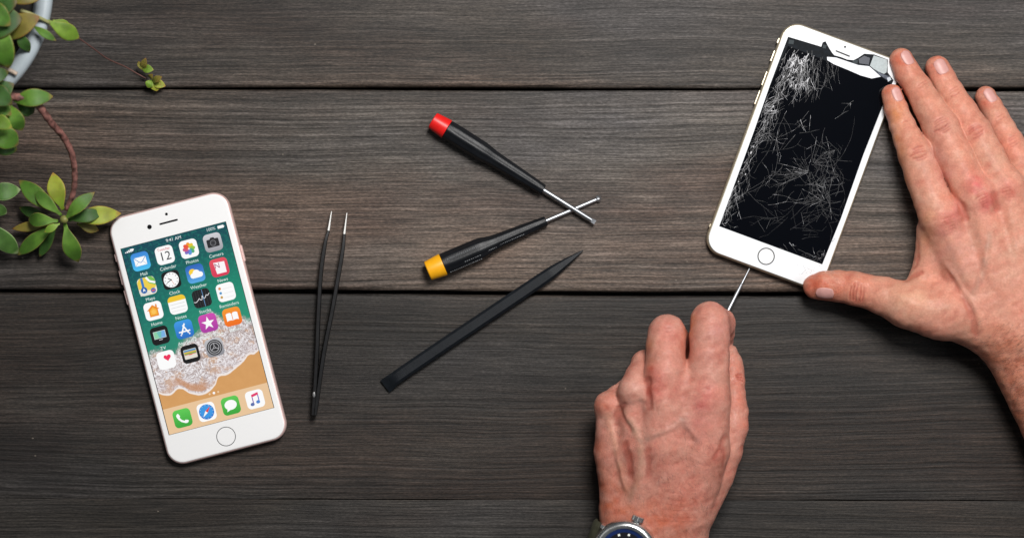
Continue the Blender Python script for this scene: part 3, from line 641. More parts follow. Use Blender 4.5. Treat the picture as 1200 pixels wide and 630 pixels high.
#HANDS#
# ------------------------------------------------------------------ hands
def Wmm(u,v,z): p=W(u,v,z); return np.array([p.x*1000,p.y*1000,z],dtype=np.float64)
def rmm(r,z): return r*.5*(H*1000-z)/(H*1000)
def d_cone(P,a,b,ra,rb):
    a=a.astype(np.float32); ba=(b.astype(np.float32)-a); l2=float(ba@ba)+1e-9
    x=P[:,0]-a[0]; y=P[:,1]-a[1]; z=P[:,2]-a[2]; h=x*ba[0]+y*ba[1]+z*ba[2]; t=np.clip(h/l2,0,1).astype(np.float32)
    return np.sqrt(np.maximum(x*x+y*y+z*z-2*t*h+t*t*l2,1e-8))-(ra+(rb-ra)*t).astype(np.float32)
def smin(a,b,k):
    if k<=0: return np.minimum(a,b)
    h=np.maximum(k-np.abs(a-b),0)/k
    return np.minimum(a,b)-h*h*h*k/6
class SDF:
    def __init__(s): s.palm=[]; s.fingers=[]; s.cut=[]; s.bumps=[]
    def chain(s,pts,k=2.0):
        J=[(Wmm(u,v,z),rmm(r,z)) for u,v,z,r in pts]
        return [(J[i][0],J[i+1][0],J[i][1],J[i+1][1]) for i in range(len(J)-1)],k
    def ev(s,P):
        P=np.asarray(P,dtype=np.float32)
        def many(cs,k):
            d=None
            for a,b,ra,rb in cs:
                e=d_cone(P,a,b,ra,rb); d=e if d is None else smin(d,e,k)
            return d
        base=None
        for (cs,k),kk in s.palm:
            e=many(cs,k); base=e if base is None else smin(base,e,kk)
        res=None; 
        for (cs,k),kj in s.fingers:
            f=smin(base,many(cs,k),kj); res=f if res is None else smin(res,f,.8)
        for c,r,k in s.bumps:
            res=smin(res,np.linalg.norm(P-c,axis=1)-r,k)
        for f in s.cut:
            e=f(P); h=np.maximum(1.2-np.abs(res-e),0)/1.2; res=np.maximum(res,e)+h*h*h*1.2/6
        return res
    def grad(s,P,e=.25):
        g=0
        for o in ((1,-1,-1),(-1,-1,1),(-1,1,-1),(1,1,1)): o=np.array(o,dtype=float); g=g+np.outer(s.ev(P+o*e).astype(np.float64),o)
        return g/(np.linalg.norm(g,axis=1,keepdims=True)+1e-9)
def nets(sdf,lo,hi,h):
    B=8; n=[int(math.ceil((hi[i]-lo[i])/h/B))*B for i in range(3)]
    nb=[x//B for x in n]
    bc=np.stack(np.meshgrid(*[np.arange(k) for k in nb],indexing='ij'),-1).reshape(-1,3)
    d=sdf.ev(np.array(lo)+(bc*B+(B-1)/2)*h)
    V=np.repeat(np.repeat(np.repeat(np.where(d<0,-9.,9.).reshape(nb).astype(np.float32),B,0),B,1),B,2)
    near=bc[np.abs(d)<B*h*1.15+1]
    loc=np.stack(np.meshgrid(*[np.arange(B)]*3,indexing='ij'),-1).reshape(-1,3)
    for i in range(0,len(near),400):
        q=(near[i:i+400,None,:]*B+loc[None]).reshape(-1,3)
        V[q[:,0],q[:,1],q[:,2]]=sdf.ev(np.array(lo)+q*h)
    ins=V<0
    c=np.zeros([x-1 for x in V.shape],dtype=np.int8)
    for dx in (0,1):
        for dy in (0,1):
            for dz in (0,1): c+=ins[dx:dx+c.shape[0],dy:dy+c.shape[1],dz:dz+c.shape[2]]
    act=np.argwhere((c>0)&(c<8)); idx=-np.ones(c.shape,dtype=np.int64); idx[tuple(act.T)]=np.arange(len(act))
    acc=np.zeros((len(act),3)); cnt=np.zeros(len(act))
    cor=[(0,0,0),(1,0,0),(0,1,0),(1,1,0),(0,0,1),(1,0,1),(0,1,1),(1,1,1)]
    for i in range(8):
        for ax in range(3):
            if cor[i][ax]==0:
                o=np.array(cor[i]); o2=o.copy(); o2[ax]=1
                a=V[tuple((act+o).T)]; b=V[tuple((act+o2).T)]; m=(a<0)!=(b<0)
                t=np.where(m,a/(np.where(m,a-b,1)),0); p=o+np.outer(t,(o2-o)); acc+=p*m[:,None]; cnt+=m
    P=np.array(lo)+(act+acc/cnt[:,None])*h
    F=[]
    for ax in range(3):
        o=[0,0,0]; o[ax]=1; s0=tuple(slice(0,V.shape[i]-o[i]) for i in range(3)); s1=tuple(slice(o[i],V.shape[i]) for i in range(3))
        a,b=ins[s0],ins[s1]; e=np.argwhere(a!=b); u,v=[(1,2),(2,0),(0,1)][ax]
        e=e[(e[:,u]>0)&(e[:,v]>0)&(e[:,u]<V.shape[u]-1)&(e[:,v]<V.shape[v]-1)]
        fl=a[tuple(e.T)]
        def at(du,dv):
            q=e.copy(); q[:,u]-=du; q[:,v]-=dv; return idx[tuple(q.T)]
        q=np.stack([at(1,1),at(0,1),at(0,0),at(1,0)],1); q=np.where(fl[:,None],q,q[:,::-1]); F.append(q[(q>=0).all(1)])
    F=np.concatenate(F)
    for _ in range(2): P=P-sdf.grad(P)*np.clip(sdf.ev(P),-.4,.4)[:,None]
    return P,F
def polydist(XY,pts):      # distance to a polyline + fraction along it (mm, in plan)
    best=np.full(len(XY),1e9); fr=np.zeros(len(XY)); n=len(pts)-1
    for i in range(n):
        a,b=pts[i],pts[i+1]; ba=b-a; t=np.clip(((XY-a)@ba)/(ba@ba+1e-9),0,1); d=np.linalg.norm(XY-(a+t[:,None]*ba),axis=1)
        m=d<best; best=np.where(m,d,best); fr=np.where(m,(i+t)/n,fr)
    return best,fr
def plan(P):               # mm points -> measured table coordinates seen from above
    f=(H*1000-P[:,2])/(H*1000); return np.stack([P[:,0]/(.5*f)+600, 315-P[:,1]/(.5*f)],1)
def stroke(XY,up,pts,width,amt,taper=True):
    p=[np.array(q,float) for q in spline(pts,5)] if len(pts)>2 else [np.array(q,float) for q in pts]
    d,fr=polydist(XY,p); g=np.exp(-(d/width)**2)*up*amt
    if taper: g=g*np.clip(np.minimum(fr,1-fr)*6,0,1)**.7
    return g
def noise3(P,sc,seed):
    r=np.random.default_rng(seed); s=np.zeros(len(P))
    for _ in range(10):
        k=r.normal(size=3)/sc; s+=np.sin(P@k*2*math.pi*.5+r.uniform(0,6.28))
    return s/3.2
def skinmat():
    m,N,L,b=newmat('skin')
    at=N.new('ShaderNodeAttribute'); at.attribute_name='Col'
    tc=N.new('ShaderNodeTexCoord')
    def noise(sc,det=5,rough=.6):
        n=N.new('ShaderNodeTexNoise'); n.inputs['Scale'].default_value=sc; n.inputs['Detail'].default_value=det; n.inputs['Roughness'].default_value=rough; L.new(tc.outputs['Object'],n.inputs['Vector']); return n
    n1=noise(900); n2=noise(160,6,.7)
    r=N.new('ShaderNodeValToRGB'); r.color_ramp.elements[0].position=.3; r.color_ramp.elements[0].color=(.90,.80,.77,1); r.color_ramp.elements[1].position=.7; r.color_ramp.elements[1].color=(1.08,1.12,1.12,1)
    L.new(n2.outputs['Fac'],r.inputs[0])
    r2=N.new('ShaderNodeValToRGB'); r2.color_ramp.elements[0].position=.3; r2.color_ramp.elements[0].color=(.86,.80,.78,1); r2.color_ramp.elements[1].position=.65; r2.color_ramp.elements[1].color=(1.05,1.06,1.06,1)
    L.new(n1.outputs['Fac'],r2.inputs[0])
    def mul(a,c):
        x=N.new('ShaderNodeMix'); x.data_type='RGBA'; x.blend_type='MULTIPLY'; x.inputs[0].default_value=1; L.new(a,x.inputs[6]); L.new(c,x.inputs[7]); return x.outputs[2]
    L.new(mul(mul(at.outputs['Color'],r.outputs[0]),r2.outputs[0]),b.inputs['Base Color'])
    vo=N.new('ShaderNodeTexVoronoi'); vo.inputs['Scale'].default_value=1150; vo.feature='DISTANCE_TO_EDGE'; L.new(tc.outputs['Object'],vo.inputs['Vector'])
    mr=N.new('ShaderNodeMapRange'); mr.inputs[2].default_value=.12; L.new(vo.outputs['Distance'],mr.inputs[0])
    ad=N.new('ShaderNodeMath'); ad.operation='ADD'; L.new(mr.outputs[0],ad.inputs[0]); L.new(n1.outputs['Fac'],ad.inputs[1])
    bp=N.new('ShaderNodeBump'); bp.inputs['Strength'].default_value=.7; bp.inputs['Distance'].default_value=.00025; L.new(ad.outputs[0],bp.inputs['Height'])
    b3=N.new('ShaderNodeBump'); b3.inputs['Strength'].default_value=.14; b3.inputs['Distance'].default_value=.0009; n3=noise(240,3,.5); L.new(n3.outputs['Fac'],b3.inputs['Height']); L.new(bp.outputs[0],b3.inputs['Normal'])
    L.new(b3.outputs[0],b.inputs['Normal'])
    setp(b,Roughness=.43,Specular_IOR_Level=.5,Subsurface_Weight=.22,Subsurface_Radius=(1,.35,.2),Subsurface_Scale=.0022)
    return m
SKIN=skinmat()
NAIL=plain('fingernail',(.54,.28,.25),.42,0,.4,noise=.06,nscale=500)
BASE=np.array(lin((214,154,131)))
def build_hand(name,label,sdf,lo,hi,origin,relief,tints,h=.62,base=BASE,mott=1.):
    root=thing(name,label,'hand',origin)
    P,F=nets(sdf,lo,hi,h); Nn=sdf.grad(P); XY=plan(P); up=np.clip(Nn[:,2]*1.6+.1,0,1)
    disp=np.zeros(len(P))
    for pts,wd,am in relief: disp+=stroke(XY,up,pts,wd,am)
    disp+=noise3(P,9,3)*.13+noise3(P,4,5)*.025
    nz=np.clip(P[:,2]/1.5,0,1)
    P2=P+Nn*(disp*nz)[:,None]
    col=np.tile(base,(len(P),1))
    col*= (1+np.stack([noise3(P,14,11)*.03,noise3(P,11,12)*.035,noise3(P,11,12)*.04],1)*mott)
    col*= (1+np.stack([noise3(P,4,14)*.02,noise3(P,3.5,15)*.03,noise3(P,3.5,15)*.03],1)*mott)
    for pts,wd,c,a in tints:
        if len(pts)==1: w_=np.exp(-(np.linalg.norm(XY-np.array(pts[0]),axis=1)/wd)**2)*a
        else: w_=stroke(XY,np.ones(len(XY)),pts,wd,a,False)
        w_=np.clip(w_*(.8+.35*noise3(P,5,21)),0,1)[:,None]; col=col*(1-w_)+np.array(lin(c))*w_
    # creases get a darker, redder colour
    cre=np.clip(-disp*1.9,0,.75)[:,None]; col=col*(1-cre)+col*np.array([.72,.45,.42])*cre
    V=P2/1000-np.array(origin)
    o=mk('skin',V.tolist(),F.tolist(),SKIN,root)
    a=o.data.color_attributes.new('Col','FLOAT_COLOR','POINT'); a.data.foreach_set('color',np.concatenate([np.clip(col,0,1),np.ones((len(col),1))],1).astype(np.float32).ravel())
    o.data.update(); return root
def nail(sdf,root,u,v,z,dirpx,Lpx,Wpx,tilt,lift=.18):
    d=np.array([dirpx[0],-dirpx[1],0.]); d/=np.linalg.norm(d)
    c=Wmm(u,v,z)
    p=Wmm(u,v,30)[None]; p[:,:2]=c[:2]
    for _ in range(60): p=p-np.array([0,0,1.])*np.clip(sdf.ev(p),-2,2)[:,None]*.8
    n=sdf.grad(p)[0]; c=p[0]; d=d-n*(d@n); d/=np.linalg.norm(d); s=np.cross(n,d)
    Ls,Ws=Lpx*.25,Wpx*.25; V=[]; nu,nv=19,15; tp=[]; bt=[]
    for i in range(nu):
        for j in range(nv):
            a=-1+2*i/(nu-1); b=-1+2*j/(nv-1)
            # rounded outline: superellipse, rounder at the root
            k=max(0,1-abs(a)**(3.2 if a>0 else 2.6))**(1/2.6); tp.append(c+d*a*Ls+s*b*Ws*k); 
    tp=np.array(tp)
    for _ in range(6): tp=tp-sdf.grad(tp)*sdf.ev(tp)[:,None]
    g=sdf.grad(tp); 
    A=np.array([[-1+2*i/(nu-1),-1+2*j/(nv-1)] for i in range(nu) for j in range(nv)])
    off=lift+.22*(1-A[:,1]**2)*(1-.3*A[:,0]**2)+.28*np.clip(A[:,0],0,1)**3
    top=tp+g*off[:,None]; bot=tp-g*.5
    V=np.concatenate([top,bot])/1000-np.array(root.location); F=[]; m=nu*nv
    for i in range(nu-1):
        for j in range(nv-1):
            q=(i*nv+j,i*nv+j+1,(i+1)*nv+j+1,(i+1)*nv+j); F.append(q); F.append(tuple(x+m for x in q[::-1]))
    for j in range(nv-1): F+= [(j,j+1,j+1+m,j+m),((nu-1)*nv+j,(nu-1)*nv+j+1,(nu-1)*nv+j+1+m,(nu-1)*nv+j+m)]
    for i in range(nu-1): F+= [(i*nv,(i+1)*nv,(i+1)*nv+m,i*nv+m),(i*nv+nv-1,(i+1)*nv+nv-1,(i+1)*nv+nv-1+m,i*nv+nv-1+m)]
    return mk('fingernail',V.tolist(),F,NAIL,root)
def floorcut(P): return .05-P[:,2]
cA=np.array([P2.x,P2.y])*1000
def phonecut(P):           # keeps the fingers on the outside of the phone
    q=P[:,:2]-cA; c,s=math.cos(-A2),math.sin(-A2); x=q[:,0]*c-q[:,1]*s; y=q[:,0]*s+q[:,1]*c-(cy*1000)
    r=3.; dx=np.abs(x)-(hw*1000-r-6); dy=np.abs(y)-(hh*1000-r-6); dz=np.abs(P[:,2]-3.6)-(3.55-r)
    dxy=np.sqrt(np.maximum(dx,0)**2+np.maximum(dy,0)**2)-6+np.minimum(np.maximum(dx,dy),0)
    return -(np.sqrt(np.maximum(dxy,0)**2+np.maximum(dz,0)**2)-r+np.minimum(np.maximum(dxy,dz),0))
RED=(205,92,84); PINK=(214,128,120); ORA=(206,112,72); VEIN=(150,138,128); PALE=(226,186,160)
# ---- right hand, laid flat, holding the phone between thumb and fingers
s=SDF(); K=2.5
fi=s.chain([(1045.5,111,12,12.3),(1050,127,12.5,13.4),(1057,146,15.5,14.6),(1063.5,162,19,16.4),(1072,180,23,19.4),(1082,207,25.5,20.4),(1099,250,29,23)],K)
fm=s.chain([(1056.5,70.5,9,13.8),(1063,85,10,14.8),(1075,102,13,15.8),(1088,124,18,17.8),(1103,150,22.5,21),(1119,184,26.5,21.2),(1141,230,31,22)],K)
fr=s.chain([(1098.5,79.5,8,14.2),(1105,93,9,14.8),(1114,109,12,15.6),(1127,129,17,16.6),(1142,154,21,19.2),(1156,181,25,19.4),(1177,220,30,21)],K)
fp=s.chain([(1155,113.5,7,12.4),(1161,125,8,13),(1168,138,11,13.6),(1175,151,14,14.4),(1184,168,17,16),(1196,192,20,15.8),(1210,226,26,19)],K)
ft=s.chain([(956,335.5,13,14.8),(966,334.5,15,16.6),(982,335,16,18),(1000,337.5,17,19),(1014,340.5,18.5,19.4),(1034,346,21,22),(1060,356,24,26),(1102,368,26,30)],K)
s.palm=[(s.chain([(1103,258,27,23),(1135,315,24,30),(1175,380,24,36)],3),0),
        (s.chain([(1143,240,29,23),(1163,300,27,30),(1195,385,26,37)],3),7),
        (s.chain([(1178,228,29,22),(1196,290,27,30),(1222,375,26,37)],3),7),
        (s.chain([(1212,235,25,20),(1235,290,24,30),(1255,360,24,37)],3),7),
        (s.chain([(1100,362,24,30),(1132,368,23,34),(1185,392,22,36)],3),9),
        (s.chain([(1092,272,20,17),(1090,305,18,17),(1080,335,18,17),(1078,350,20,20)],3),9),
        (s.chain([(1187,400,22,37),(1240,500,24,40),(1300,610,28,44)],3),10),
        (s.chain([(1215,388,24,38),(1280,490,26,44),(1345,600,30,48)],3),8),
        (s.chain([(1250,372,22,38),(1320,475,24,44),(1390,580,28,48)],3),8)]
s.fingers=[(fi,5),(fm,5),(fr,5),(fp,5),(ft,8)]
s.bumps=[(Wmm(1106,256,31.5),10.2,7),(Wmm(1148,229,33),10.4,7),(Wmm(1180,219,31),9.8,7),(Wmm(1073,178,24),8.8,3),(Wmm(1103,149,24),9.6,3),(Wmm(1142,153,22.5),8.6,3),(Wmm(1003,338,18.5),9.3,3),(Wmm(1066,358,27),12,6)]
s.cut=[floorcut,phonecut]
relief=[]
def R_(pts,w_,a): relief.append((pts,w_,a*(1.3 if a<0 and w_<1.3 else 1.1)))
# knuckle wrinkles
def wr(cx,cy_,dx,dy,L,n,gap,w_=.9,a=-.28,bow=.2):   # n short creases across the finger; (dx,dy) finger direction
    d=math.hypot(dx,dy); dx/=d; dy/=d; nx,ny=-dy,dx
    for k in range(n):
        o=(k-(n-1)/2)*gap; sg=1 if o>=0 else -1; l=L*(1-.14*abs(k-(n-1)/2))*random.uniform(.8,1.05); j=random.uniform(-1.5,1.5)
        R_([(cx+dx*(o-sg*bow*0)+nx*(-l/2+j),cy_+dy*o+ny*(-l/2+j)),(cx+dx*(o+sg*bow*l*.35)+nx*j,cy_+dy*(o+sg*bow*l*.35)+ny*j),(cx+dx*o+nx*(l/2+j),cy_+dy*o+ny*(l/2+j))],w_,a*random.uniform(.6,1.2))
wr(1104,147,-28,-50,26,6,3.1,1.0,-.45); wr(1144,153,-28,-48,24,5,3.0,1.0,-.42); wr(1077,180,-22,-60,24,5,3.2,1.0,-.4); wr(1186,166,-20,-40,16,4,3)
wr(1083,100,-24,-40,18,3,3,.8,-.26); wr(1119,107,-20,-38,17,3,3,.8,-.28); wr(1062,146,-14,-40,14,3,3,.8,-.2); wr(1173,137,-16,-32,12,2,3,.8,-.25)
wr(1004,343,-60,-8,26,5,3.6,1.1,-.6,.12); wr(985,337,-60,-8,14,2,4,.9,-.15)
wr(1150,230,-26,-52,20,7,3.,1.0,-.22,.1); wr(1112,262,-20,-60,18,5,3.4,1.0,-.18,.1); wr(1180,222,-20,-60,16,4,3.4,1.0,-.18,.1)
# tendons and veins
R_([(1146,240),(1152,290),(1165,340)],6,.8); R_([(1182,232),(1190,290),(1200,340)],6,.8); R_([(1108,265),(1128,315),(1150,360)],6,.5)
R_([(1160,275),(1156,300),(1150,322),(1140,345)],3.4,1.0); R_([(1104,305),(1118,322),(1128,340),(1142,358),(1152,385)],3.2,.7)
R_([(1110,318),(1120,332),(1127,346)],3,-.5); R_([(1128,345),(1140,370),(1144,395)],4,-.7); R_([(1126,236),(1132,260)],5,-.6); R_([(1163,222),(1170,250)],5,-.6)
R_([(1060,330),(1072,322),(1084,318)],2.5,-.7); R_([(1056,324),(1066,318),(1076,309)],1.6,-.5); R_([(1072,262),(1076,290),(1074,312)],2.2,-.4)
R_([(1042,342),(1062,352),(1085,362)],7,.5); R_([(1117,228),(1124,236),(1127,246)],3,-.5)
for _ in range(46):        # fine random creases over the back of the hand
    u=random.uniform(1065,1200); v=random.uniform(240,400); a=random.gauss(-.9,.5); l=random.uniform(6,16)
    R_([(u,v),(u+l*math.cos(a)*.5+1,v+l*math.sin(a)*.5),(u+l*math.cos(a),v+l*math.sin(a))],.9,-.10)
tints=[([(1045,111)],19,(198,98,62),.65),([(1056,70)],22,(200,98,68),.65),([(1098,78)],20,(206,106,84),.6),([(1155,113)],19,(202,102,78),.6),([(1080,105),(1092,128)],10,(206,118,92),.3),([(958,336)],26,(196,92,62),.75),([(1000,337)],26,(206,112,84),.5),
 ([(1075,176)],13,(206,110,82),.4),([(1103,146)],15,(204,120,110),.45),([(1143,152)],15,(208,118,104),.45),([(1184,168)],14,(214,112,86),.5),
 ([(1143,214),(1152,230),(1157,240)],14,(214,98,98),.6),([(1110,262)],18,(214,112,104),.5),([(1182,222)],14,(212,112,100),.5),([(1120,240),(1122,256)],10,PINK,.5),
 ([(1050,125),(1052,165),(1060,215),(1070,250)],8,(206,134,80),.55),([(1128,170),(1140,200)],6,(206,110,84),.35),([(1100,195),(1117,228)],6,(204,104,76),.45),([(1095,178),(1110,210)],12,(214,158,150),.4),([(1160,275),(1156,300),(1150,322),(1140,345)],4,(170,150,132),.5),
 ([(1112,312),(1128,340),(1142,362)],4,(168,132,116),.4),([(1120,300)],36,(200,150,140),.35),([(1150,340)],40,(206,136,118),.4),([(1066,345)],22,(222,176,146),.55),
 ([(1100,385)],22,(204,142,124),.4),([(1190,440),(1215,520),(1240,600)],50,(196,118,86),.65),([(1170,410)],26,(198,124,96),.5),([(1088,255),(1084,290)],9,(212,160,116),.4)]
rh=build_hand('hand','bare right hand lying flat with spread thumb, fingertips gripping the cracked phone',s,(165,-185,-1.5),(362,130,58),(W(1180,330).x,W(1180,330).y,0),relief,tints)
nail(s,rh,1063.5,67.5,15,(-22,-44),19,15,0); nail(s,rh,1102.5,78,14,(-20,-42),20,16.5,0); nail(s,rh,1051.5,110.5,17,(-16,-40),18,13,0); nail(s,rh,1160.5,111.5,13,(-20,-36),19,13.5,0); nail(s,rh,965.5,344,20,(-60,4),22,16,0)
S_R=s
# ---- left hand, curled round the pick
s=SDF()
fi=s.chain([(848,399,10,11.5),(847,389,16,13.5),(844,379,26,17.5),(832,376,37.5,22.2),(831.5,395,41,23.4),(831,420,42.5,23.4),(830,438,43,23.6)],2.5)
fm=s.chain([(800,425,7,14),(794,402,16,17),(781.5,391,36.5,22),(780.5,405,39.5,22.8),(780,418,42.5,22.4),(779,434,43.5,21.8)],2.5)
fr=s.chain([(770,445,7,14),(764,430,14,15),(757,427,28,17),(750,441,36,17),(742,459,40.5,17)],2.5)
fp=s.chain([(755,465,6,12.5),(745,455,12,13.5),(735,459,22,14.5),(725,466,28,15),(715,477,32,15.5)],2.5)
ft=s.chain([(855,413,12,9.5),(857,424,14,12),(858.5,434,16,13),(859,446,18,13.4),(860,462,22,13.2),(861,482,25,15.5),(859.5,500,27,17.2),(850,528,27,19.5),(838,556,27,22),(815,598,28,25)],2.5)
s.palm=[(s.chain([(830,442,43,24),(829,470,43,26),(824,525,39,30),(805,598,31,29)],3),0),
        (s.chain([(779,438,43.5,22),(777,470,43.5,25),(778,520,41,30),(780,600,31,33)],3),8),
        (s.chain([(743,462,38,17),(752,525,36,28),(760,600,30,33)],3),7),
        (s.chain([(716,482,30,17.5),(721,530,28,23.5),(734,590,26,29)],3),7),
        (s.chain([(800,470,24,34),(790,540,20,40),(780,600,22,36)],3),8),
        (s.chain([(805,438,38,15),(804,455,42,20),(803,490,42,24)],2),8),
        (s.chain([(762,462,35,16),(762,490,36,20)],2),6),
        (s.chain([(750,490,20,36),(745,540,17,34),(750,600,20,36)],3),8),
        (s.chain([(798,600,26,32),(796,650,26,33),(796,740,28,36)],3),9),
        (s.chain([(765,600,27,36),(765,650,27,38),(765,740,29,42)],3),8),
        (s.chain([(738,600,24,34),(738,650,24,36),(738,740,26,40)],3),8)]
s.fingers=[(fi,5),(fm,5),(fr,5),(fp,5),(ft,3.5)]
s.bumps=[(Wmm(827,462,45.5),9.4,9),(Wmm(776,442,46.2),8.4,8),(Wmm(743,456,41.8),8.0,5),(Wmm(713,474,33),7.6,4)]
def toolcut(P):
    a=np.array(a_)*1000; b=a+np.array(d_)*1000*1.0
    ba=b-a; t=np.clip(((P-a)@ba)/(ba@ba),0,1); return .9-np.linalg.norm(P-a-t[:,None]*ba,axis=1)
s.cut=[floorcut,toolcut]
relief=[]
R_([(728,480),(736,492),(744,503),(749,520),(751,545),(745,568),(738,588)],4.6,.7)     # big vein
R_([(712,488),(719,512),(725,535),(731,560),(737,580)],4,.6)
R_([(724,474),(729,487),(736,497),(742,508)],3.2,-.9); R_([(733,470),(727,486)],3,-.4)
R_([(760,440),(759,452),(760,466),(762,482)],4,-1.1); R_([(757,448),(752,470)],5,.7)
R_([(750,520),(762,511),(776,506),(790,500),(800,492)],3.,.7); R_([(798,490),(806,500),(813,508),(818,516)],3,.7); R_([(806,496),(804,484)],3,.4)
R_([(793,516),(815,521)],3,.2); R_([(835,540),(845,522),(850,505)],3,-.5); R_([(722,530),(728,552),(734,575)],3,.4)
R_([(779,470),(781,500),(782,545)],6,.4); R_([(828,485),(822,520),(810,560)],6,.3); R_([(803,440),(800,470)],9,-.2)
R_([(731,515),(738,540),(740,562)],4,-.6); R_([(760,520),(758,560)],5,-.4); R_([(724,480),(722,500)],4,-.4)

wr(829,373,0,-50,24,3,4.5,1.1,-.14,.1); wr(780,388,0,-50,24,3,4.5,1.1,-.12,.1); wr(828,461,0,-50,16,4,3.6,1.2,-.10,.1); wr(866,440,6,-50,10,2,3.2,.9,-.45,.1)
R_([(862,438),(867,444),(872,447)],.9,-.5); R_([(846,520),(849,535),(846,550)],1.6,-.3)
for k in range(6): R_([(775+random.uniform(-8,8),575+k*7),(800,578+k*7+random.uniform(-2,2)),(826+random.uniform(-8,4),572+k*8)],1.2,-.09)
for _ in range(60):
    u=random.uniform(705,855); v=random.uniform(470,620); a=random.uniform(0,3.14); l=random.uniform(6,18)
    R_([(u,v),(u+l*math.cos(a)*.5+1,v+l*math.sin(a)*.5),(u+l*math.cos(a),v+l*math.sin(a))],1.0,-.12)
tints=[([(806,380),(804,415)],8,(196,96,62),.5),([(827,463),(824,475)],13,(206,100,98),.5),([(772,440),(768,458)],10,(206,96,88),.5),([(786,388)],12,(206,110,106),.35),([(842,385)],14,(196,126,122),.4),([(742,456)],12,(220,176,160),.5),
 ([(708,472)],15,(200,112,84),.5),([(728,480),(744,503),(750,520),(751,545),(744,570),(737,588)],4.5,(178,146,124),.6),([(712,488),(725,535),(735,575)],4,(206,156,130),.5),
 ([(752,516),(776,506),(798,492)],4.5,(166,136,122),.5),([(800,490),(812,508),(817,516)],4.5,(162,134,122),.5),([(735,520),(742,560)],7,(186,96,74),.5),([(862,430),(867,460),(872,495)],10,(206,124,104),.6),
 ([(820,500)],18,(198,110,104),.4),([(790,530)],26,(206,128,110),.4),([(715,575),(722,600),(790,610)],22,(200,104,66),.6),([(800,590)],30,(194,108,88),.5),([(845,545)],20,(196,112,92),.45),([(830,400),(830,430)],14,(206,150,136),.4),
 ([(762,430),(761,460)],5,(190,84,60),.5),([(700,520),(702,560)],10,(190,104,76),.5),([(812,372),(808,390)],6,(204,122,72),.4),([(760,400),(762,420)],6,(206,130,90),.4)]
BASE_L=np.array(lin((205,144,127)))
lh=build_hand('hand','left fist seen from the back, wearing a silver watch and pinching a thin steel pick',s,(38,-205,-1.5),(146,-12,62),(W(780,540).x,W(780,540).y,0),relief,tints,base=BASE_L)
# fine dark hairs on the forearm and the back of the hand
def hairs(root,sdf,n,boxf,dirf,lmm=(5,10),col=(.03,.017,.01)):
    g=G(); Pt=[]; 
    while len(Pt)<n: Pt.append(boxf())
    P=np.array([Wmm(u,v,60) for u,v in Pt]); 
    for _ in range(60): P[:,2]-=np.clip(sdf.ev(P),-1,3)*.9
    ok=np.abs(sdf.ev(P))<.3; Nn=sdf.grad(P)
    for p,nn,(u,v),o in zip(P,Nn,Pt,ok):
        if not o or nn[2]<.05: continue
        a=math.radians(random.gauss(*dirf)); d=np.array([math.cos(a),math.sin(a),0]); d-=nn*(d@nn); d/=np.linalg.norm(d)+1e-6
        l=random.uniform(*lmm); sd=np.cross(nn,d)*.035
        q=[p+d*l*t+nn*l*(.10*t+.12*math.sin(t*2.4))+sd*l*random.uniform(-1,1)*t for t in (0,.35,.7,1)]; V=[]; F=[]
        for i,x in enumerate(q):
            w_=1-i*.3; V+= [(x+sd*w_)/1000,(x-sd*w_)/1000,(x+nn*.05*w_)/1000]
        for i in range(3):
            for k in range(3): F.append((i*3+k,i*3+(k+1)%3,i*3+3+(k+1)%3,i*3+3+k))
        g.add(V,F)
    o=g.build('arm_hair',[plain('body_hair',col,.5)],root,world=True); o['kind']='stuff'
hairs(rh,S_R,900,lambda:(lambda t:(1140+t*75+random.uniform(0,70),385+t*150+random.uniform(-12,20)))(random.random()),(-150,18),(4,8))
hairs(lh,s,420,lambda:(random.uniform(700,850),random.uniform(500,640)),(-60,30),(3,5.5),(.05,.025,.014))
# ------------------------------------------------------------------ wristwatch
WC=W(733,648,50); wt=thing('wristwatch','round silver wristwatch with black dial and blue ring on the left wrist','watch',(WC.x,WC.y,0),math.radians(-20.5))
tilt=Matrix.Rotation(math.radians(-9),4,'Y'); 
silver=plain('brushed_silver',(.74,.75,.74),.26,1,noise=.1,nscale=250)
def wl(V): return [tuple(Vector((0,0,.0475))+tilt@Vector(p)) for p in V]
def latz(prof,n=72):
    return rings([[(r*math.cos(2*math.pi*k/n),r*math.sin(2*math.pi*k/n),z) for k in range(n)] for r,z in prof])
m_=mm*.96
V,F=latz([(17*m_,-3*mm),(19*m_,-2*mm),(19.6*m_,0),(19.6*m_,3.2*mm),(19.2*m_,4*mm)]); case=mk('case',wl(V),F,silver,wt,sharp=35)
V,F=latz([(19.2*m_,3.6*mm),(19.2*m_,4.3*mm),(18.6*m_,5.3*mm),(17*m_,6.3*mm),(16.2*m_,6.5*mm),(14.6*m_,6.2*mm),(14.2*m_,5.3*mm)]); F=F[:-2]; mk('bezel',wl(V),F,silver,wt,sharp=50)
V,F=latz([(15.0*m_,4.5*mm),(15.0*m_,5.6*mm),(12.4*m_,5.1*mm),(12.2*m_,4.6*mm)]); mk('chapter_ring',wl(V),F,plain('blue_ring',(.012,.03,.13),.3,.3),wt,sharp=40)
V,F=latz([(13.4*m_,4.2*mm),(13.4*m_,5.02*mm)]); dial=mk('dial',wl(V),F,plain('black_dial',(.006,.006,.009),.3),wt,smooth=False)
for k in range(12):
    a=math.pi*2*k/12+.12; c,s_=math.cos(a),math.sin(a)
    V,F=rings([[((11.2*m_+dx)*c-dy*s_,(11.2*m_+dx)*s_+dy*c,z) for dx,dy in ((-.0006,-.0006),(.0006,-.0006),(.0006,.0006),(-.0006,.0006))] for z in (5.0*mm,5.25*mm)])
    mk('hour_marker',wl(V),F,plain('lume_white',(.82,.84,.80),.4),dial,smooth=False)
